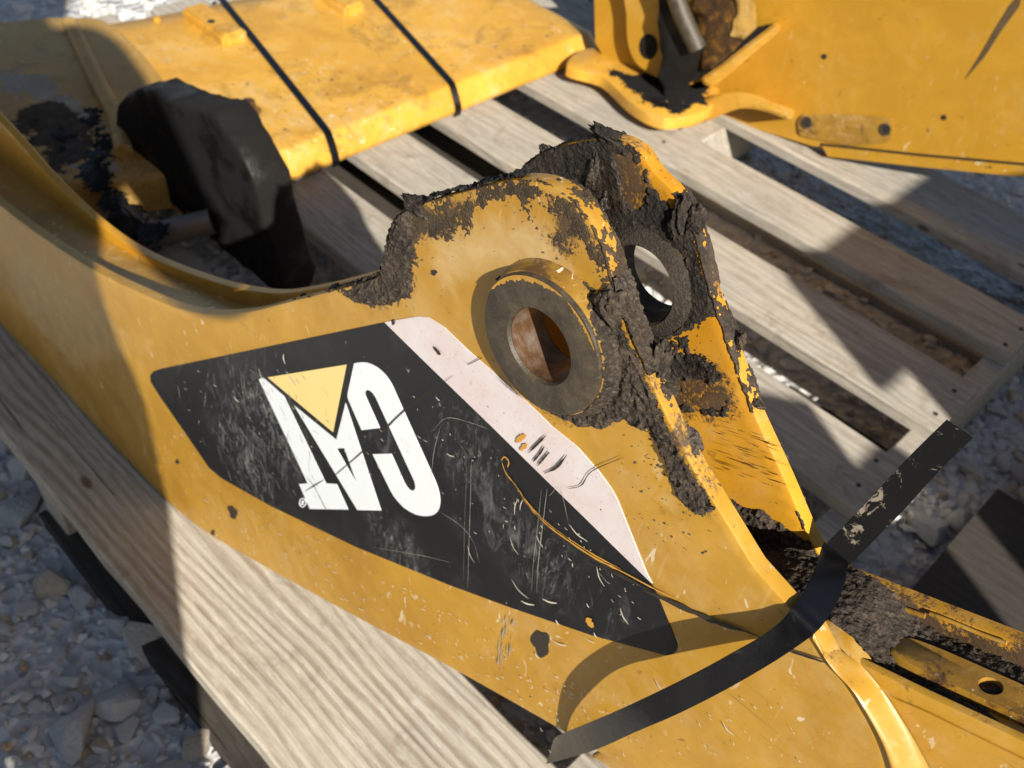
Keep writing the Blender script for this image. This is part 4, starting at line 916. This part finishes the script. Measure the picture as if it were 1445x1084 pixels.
# ================================================================== big boom plate, top right
boom = empty('boom_section', (-.6, 1.87, 0)); MO = np.array([-.6, 1.87, 0])
tag(boom, 'large yellow boom with bare side plate and muddy pivot flange at the top right', 'boom section')
bA = on_z(1070, 183, 0.0); bn = np.array([-.14, .99, 0]); bn /= np.linalg.norm(bn); bd = np.array([bn[1], -bn[0], 0])
def bpt(s, dep, z): return bA + bd * s + bn * dep + np.array([0, 0, z])
def on_b(x, y, dep=0.): return on_plane(x, y, bA + bn * dep, bn)
def pboxb(name, s0, s1, d0, d1, z0, z1, mat, bev=.004, seg=2):
    bm = bmesh.new(); bmesh.ops.create_cube(bm, size=1)
    for v in bm.verts: v.co = Vector(bpt(s0 + (s1 - s0) * (v.co.x + .5), d0 + (d1 - d0) * (v.co.y + .5), z0 + (z1 - z0) * (v.co.z + .5)) - MO)
    bmesh.ops.bevel(bm, geom=bm.edges[:], offset=bev, segments=seg, affect='EDGES'); bmesh.ops.recalc_face_normals(bm, faces=bm.faces); return bmobj(name, bm, mat, boom)
M['paint_boom'] = paint('yellow_paint_boom', base=(.42, .222, .018), dark=(.38, .195, .015), dust=.28, spots=.7, scale=.6)
def in_b(px, dep): return [on_b(x, y, dep) - MO for x, y in px]
def bpad(name, px, d0, d1, mat):
    A0 = in_b(px, d0); A1 = in_b(px, d1); n = len(px); F = [tuple(range(n))] + [(k, (k + 1) % n, n + (k + 1) % n, n + k) for k in range(n)]
    o = obj(name, A0 + A1, F, mat, boom); bm = bmesh.new(); bm.from_mesh(o.data); bmesh.ops.recalc_face_normals(bm, faces=bm.faces); bm.to_mesh(o.data); bm.free(); return o
bpad('side_plate', [(880, 150), (980, 168), (1070, 183), (1165, 212), (1300, 228), (1445, 243), (1750, 272), (1800, -500), (860, -500)], 0, .02, M['paint_boom'])
bpad('bottom_lip', [(1160, 206), (1300, 221), (1445, 234), (1750, 262), (1750, 278), (1445, 250), (1300, 236), (1168, 221)], -.012, .021, M['paint_boom'])
bpad('seam_line', [(1158, 202), (1300, 217), (1445, 230), (1750, 257), (1750, 261), (1445, 234), (1300, 221), (1158, 206)], -.0015, .001, M['blackmark'])
bpad('wear_pad', catmull([(1127, 172), (1133, 163), (1150, 161), (1200, 162), (1250, 165), (1259, 175), (1258, 192), (1250, 201), (1210, 206), (1170, 200), (1132, 192), (1127, 182)], 3, True).tolist(), -.005, .001, M['paint_mucky2'])
for x, y in ((1138, 173), (1249, 183)):
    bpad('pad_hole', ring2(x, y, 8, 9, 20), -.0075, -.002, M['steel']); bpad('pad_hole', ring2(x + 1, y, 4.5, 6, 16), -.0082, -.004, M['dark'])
for x, y in ((1332, 166), (1163, 80)): bpad('paint_chip', ring2(x, y, 4, 4, 12), -.0012, .0, M['blackmark'])
bpad('dark_scrape', [(1362, 112), (1385, 75), (1405, 40), (1425, 8), (1445, -15), (1438, 10), (1412, 45), (1390, 80)], -.0012, .0, M['stain'])
# flange plate lying on the deck
def zslab(name, px, z0, z1, mat, bev=.006, step=.012, smooth_n=4):
    P = np.array([on_z(x, y, z1)[:2] for x, y in px]); P = resample(catmull(P, smooth_n, True), step)
    if area2(P) < 0: P = P[::-1]
    N = onorm(P); V = []; F = []; n = len(P)
    for o_, z in [(0, z0), (0, z1 - bev), (-bev * .3, z1 - bev * .3), (-bev, z1)]: V += [(q[0] - MO[0], q[1] - MO[1], z - MO[2]) for q in P + N * o_]
    for i in range(3):
        for k in range(n): F.append((i * n + k, i * n + (k + 1) % n, (i + 1) * n + (k + 1) % n, (i + 1) * n + k))
    F.append(tuple(range(3 * n, 4 * n))); F.append(tuple(range(n))[::-1]); return autosmooth(obj(name, V, F, mat, boom), 40)
zslab('pivot_flange', [(800, 92), (850, 108), (885, 140), (915, 160), (945, 168), (985, 160), (1005, 150), (1012, 140), (1015, 125), (1010, 105), (1000, 92), (955, 95), (900, 90), (850, 70), (820, 70)], .026, .05, M['paint_far'], .003)
zcrust('grease_stain', [(850, 95), (880, 120), (915, 150), (960, 160), (1000, 140), (990, 110), (940, 108), (900, 105)], .0502, .002, 'tar', boom, MO, .02, 71, 1.5)
zcrust('grease_stain', [(930, 100), (990, 95), (995, 125), (960, 145), (940, 130)], .0503, .004, 'tar', boom, MO, .02, 72, 1.0)
def bsolid(name, px, d0, d1, mat, bev=.004):
    o = bpad(name, catmull(px, 3, True).tolist(), d0, d1, mat); bm = bmesh.new(); bm.from_mesh(o.data)
    top = [f for f in bm.faces if len(f.verts) > 4]; bmesh.ops.bevel(bm, geom=[e for f in top for e in f.edges], offset=bev, segments=2, affect='EDGES'); bm.to_mesh(o.data); bm.free(); return autosmooth(o, 40)
bsolid('prong', [(990, 112), (1012, 96), (1050, 66), (1082, 42), (1094, 32), (1101, 37), (1096, 48), (1060, 78), (1030, 104), (1005, 122)], -.075, -.001, M['paint_far'])
bsolid('flange_tail', [(950, 166), (985, 146), (1020, 132), (1060, 132), (1095, 146), (1118, 154), (1120, 163), (1112, 168), (1080, 157), (1045, 153), (1005, 168), (965, 181)], -.070, -.001, M['paint_far'])
bpad('gap_shade_plate', [(962, 100), (985, 80), (1040, 52), (1084, 34), (1090, 42), (1040, 76), (992, 108), (972, 118)], -.070, -.001, M['tar'])  # dark plate stands in for the shaded gap under the prong
# pivot cheek with hole, and greasy linkage behind it
ck = catmull([(884, -40), (884, 20), (886, 60), (897, 88), (915, 102), (935, 112), (965, 108), (985, 85), (985, 30), (980, -40)], 4, True).tolist()
bpad('pivot_cheek', ck, -.085, -.055, M['paint_boom'])
bpad('pivot_hole', ring2(915, 66, 13, 18, 28), -.0862, -.07, M['tar'])
bpad('backing_plate', [(838, -30), (840, 60), (858, 92), (905, 112), (960, 125), (1000, 110), (1000, -30)], -.054, -.02, M['paint_boom'])
V = []
def gl(name, px, d0, d1, mat, seed):
    o = bpad(name, px, d0, d1, mat); bm = bmesh.new(); bm.from_mesh(o.data); bmesh.ops.triangulate(bm, faces=bm.faces); bmesh.ops.subdivide_edges(bm, edges=bm.edges[:], cuts=3, use_grid_fill=True)
    for v in bm.verts:
        q = np.array(v.co); k = fbm(np.array([q[0] * 30 + seed]), np.array([q[2] * 30 + q[1] * 17]), seed, 4)[0]; v.co += Vector((k * .008, k * .006, k * .009))
    bm.to_mesh(o.data); bm.free(); return autosmooth(o, 60)
gl('greasy_linkage', [(925, -30), (930, 30), (935, 80), (930, 110), (942, 138), (965, 130), (985, 100), (992, 60), (975, 10), (965, -30)], -.115, -.084, M['tar'], 3)
gl('greasy_linkage', [(985, -30), (982, 20), (990, 70), (985, 100), (1005, 98), (1035, 72), (1055, 50), (1062, 20), (1060, -30)], -.095, -.03, M['burnt'], 5)
gl('dried_mud', [(1035, -30), (1040, 20), (1030, 50), (1046, 58), (1066, 40), (1058, 5), (1055, -30)], -.10, -.02, M['paint_old'], 8)
tube('linkage_bar', [on_b(945, -30, -.12) - MO, on_b(962, 20, -.12) - MO, on_b(985, 70, -.12) - MO], .018, M['steel'], boom, 16)

# ================================================================== crates added unseen to cast broad shade, and the person behind the camera
shade_crate = empty('shade_crate', (1.25, 1.1, GZ)); KO = np.array([1.25, 1.1, GZ])
tag(shade_crate, 'tall slatted wooden crate added unseen beyond the right edge to cast shade', 'shade_crate')
for k in range(7): box('shade_crate_slat', np.array([1.05, .62 if k < 6 else .54, GZ + .02 + k * .182]) - KO, np.array([1.07, 1.95, GZ + .02 + k * .182 + .180]) - KO, M['wood'], shade_crate, .002)
for y in (.62, 1.90): box('shade_crate_post', np.array([1.072, y, GZ]) - KO, np.array([1.12, y + .045, GZ + 1.28]) - KO, M['wood'], shade_crate, .003)

shade_crate2 = empty('shade_crate', (1.2, .35, GZ)); KO2 = np.array([1.2, .35, GZ])  # lower one, also added to block sun from the gravel on the right
tag(shade_crate2, 'low slatted wooden crate added out of view before the tall one to cast shade', 'shade_crate')
for k in range(6): box('shade_crate_slat', np.array([1.05, .22, GZ + .02 + k * .175]) - KO2, np.array([1.07, .50, GZ + .02 + k * .175 + .173]) - KO2, M['wood'], shade_crate2, .002)
for y in (.22, .455): box('shade_crate_post', np.array([1.072, y, GZ]) - KO2, np.array([1.12, y + .045, GZ + 1.06]) - KO2, M['wood'], shade_crate2, .003)
def skin_person():
    root = empty('person', (-.01, -.40, GZ))
    tag(root, 'person in dark work clothes bending over the pallet, behind the viewpoint', 'person')
    bx, by = .02, -.34; rx, ry = .75, .66; fx, fy = -.66, .75      # facing the pallet
    def pj(r, f_, z, rad): return (bx + rx * r + fx * f_, by + ry * r + fy * f_, z, rad)
    J = {'pel': pj(0, -.05, .80, .215), 'chest': pj(0, -.02, 1.25, .215), 'neck': pj(0, -.02, 1.58, .075), 'head': pj(0, .0, 1.70, .12), 'top': pj(0, .02, 1.82, .10),
         'hl': pj(-.11, -.05, .70, .14), 'kl': pj(-.12, -.04, .30, .11), 'al': pj(-.11, -.06, -.07, .05), 'fl': pj(-.12, .09, -.115, .04),
         'hr': pj(.11, -.05, .70, .14), 'kr': pj(.12, -.04, .30, .11), 'ar': pj(.11, -.06, -.07, .05), 'fr': pj(.12, .09, -.115, .04),
         'sl': pj(-.22, -.04, 1.50, .085), 'el': pj(-.27, .06, 1.10, .055), 'wl': (-.06, -.17, 1.00, .037), 'xl': (-.03, -.10, 1.0, .03),
         'sr': pj(.20, -.04, 1.50, .085), 'er': (.27, -.15, 1.12, .055), 'wr': (.16, -.07, 1.0, .037), 'xr': (.10, -.03, 1.0, .03)}
    E_ = [('pel', 'chest'), ('chest', 'neck'), ('neck', 'head'), ('head', 'top'), ('pel', 'hl'), ('hl', 'kl'), ('kl', 'al'), ('al', 'fl'), ('pel', 'hr'), ('hr', 'kr'), ('kr', 'ar'), ('ar', 'fr'), ('chest', 'sl'), ('sl', 'el'), ('el', 'wl'), ('wl', 'xl'), ('chest', 'sr'), ('sr', 'er'), ('er', 'wr'), ('wr', 'xr')]
    names = list(J); me = bpy.data.meshes.new('body'); me.from_pydata([np.array(J[k][:3]) - np.array([-.01, -.40, GZ]) for k in names], [(names.index(a), names.index(b)) for a, b in E_], []); me.update()
    o = bpy.data.objects.new('body', me); COL.objects.link(o); o.parent = root; me.materials.append(plain('navy_workwear', (.03, .035, .05), .8))
    sk = o.modifiers.new('skin', 'SKIN'); sk.use_smooth_shade = True
    for i, k in enumerate(names): me.skin_vertices[0].data[i].radius = (J[k][3], J[k][3]); me.skin_vertices[0].data[i].use_root = (k == 'pel')
    ss = o.modifiers.new('sub', 'SUBSURF'); ss.levels = 1; ss.render_levels = 2
skin_person()
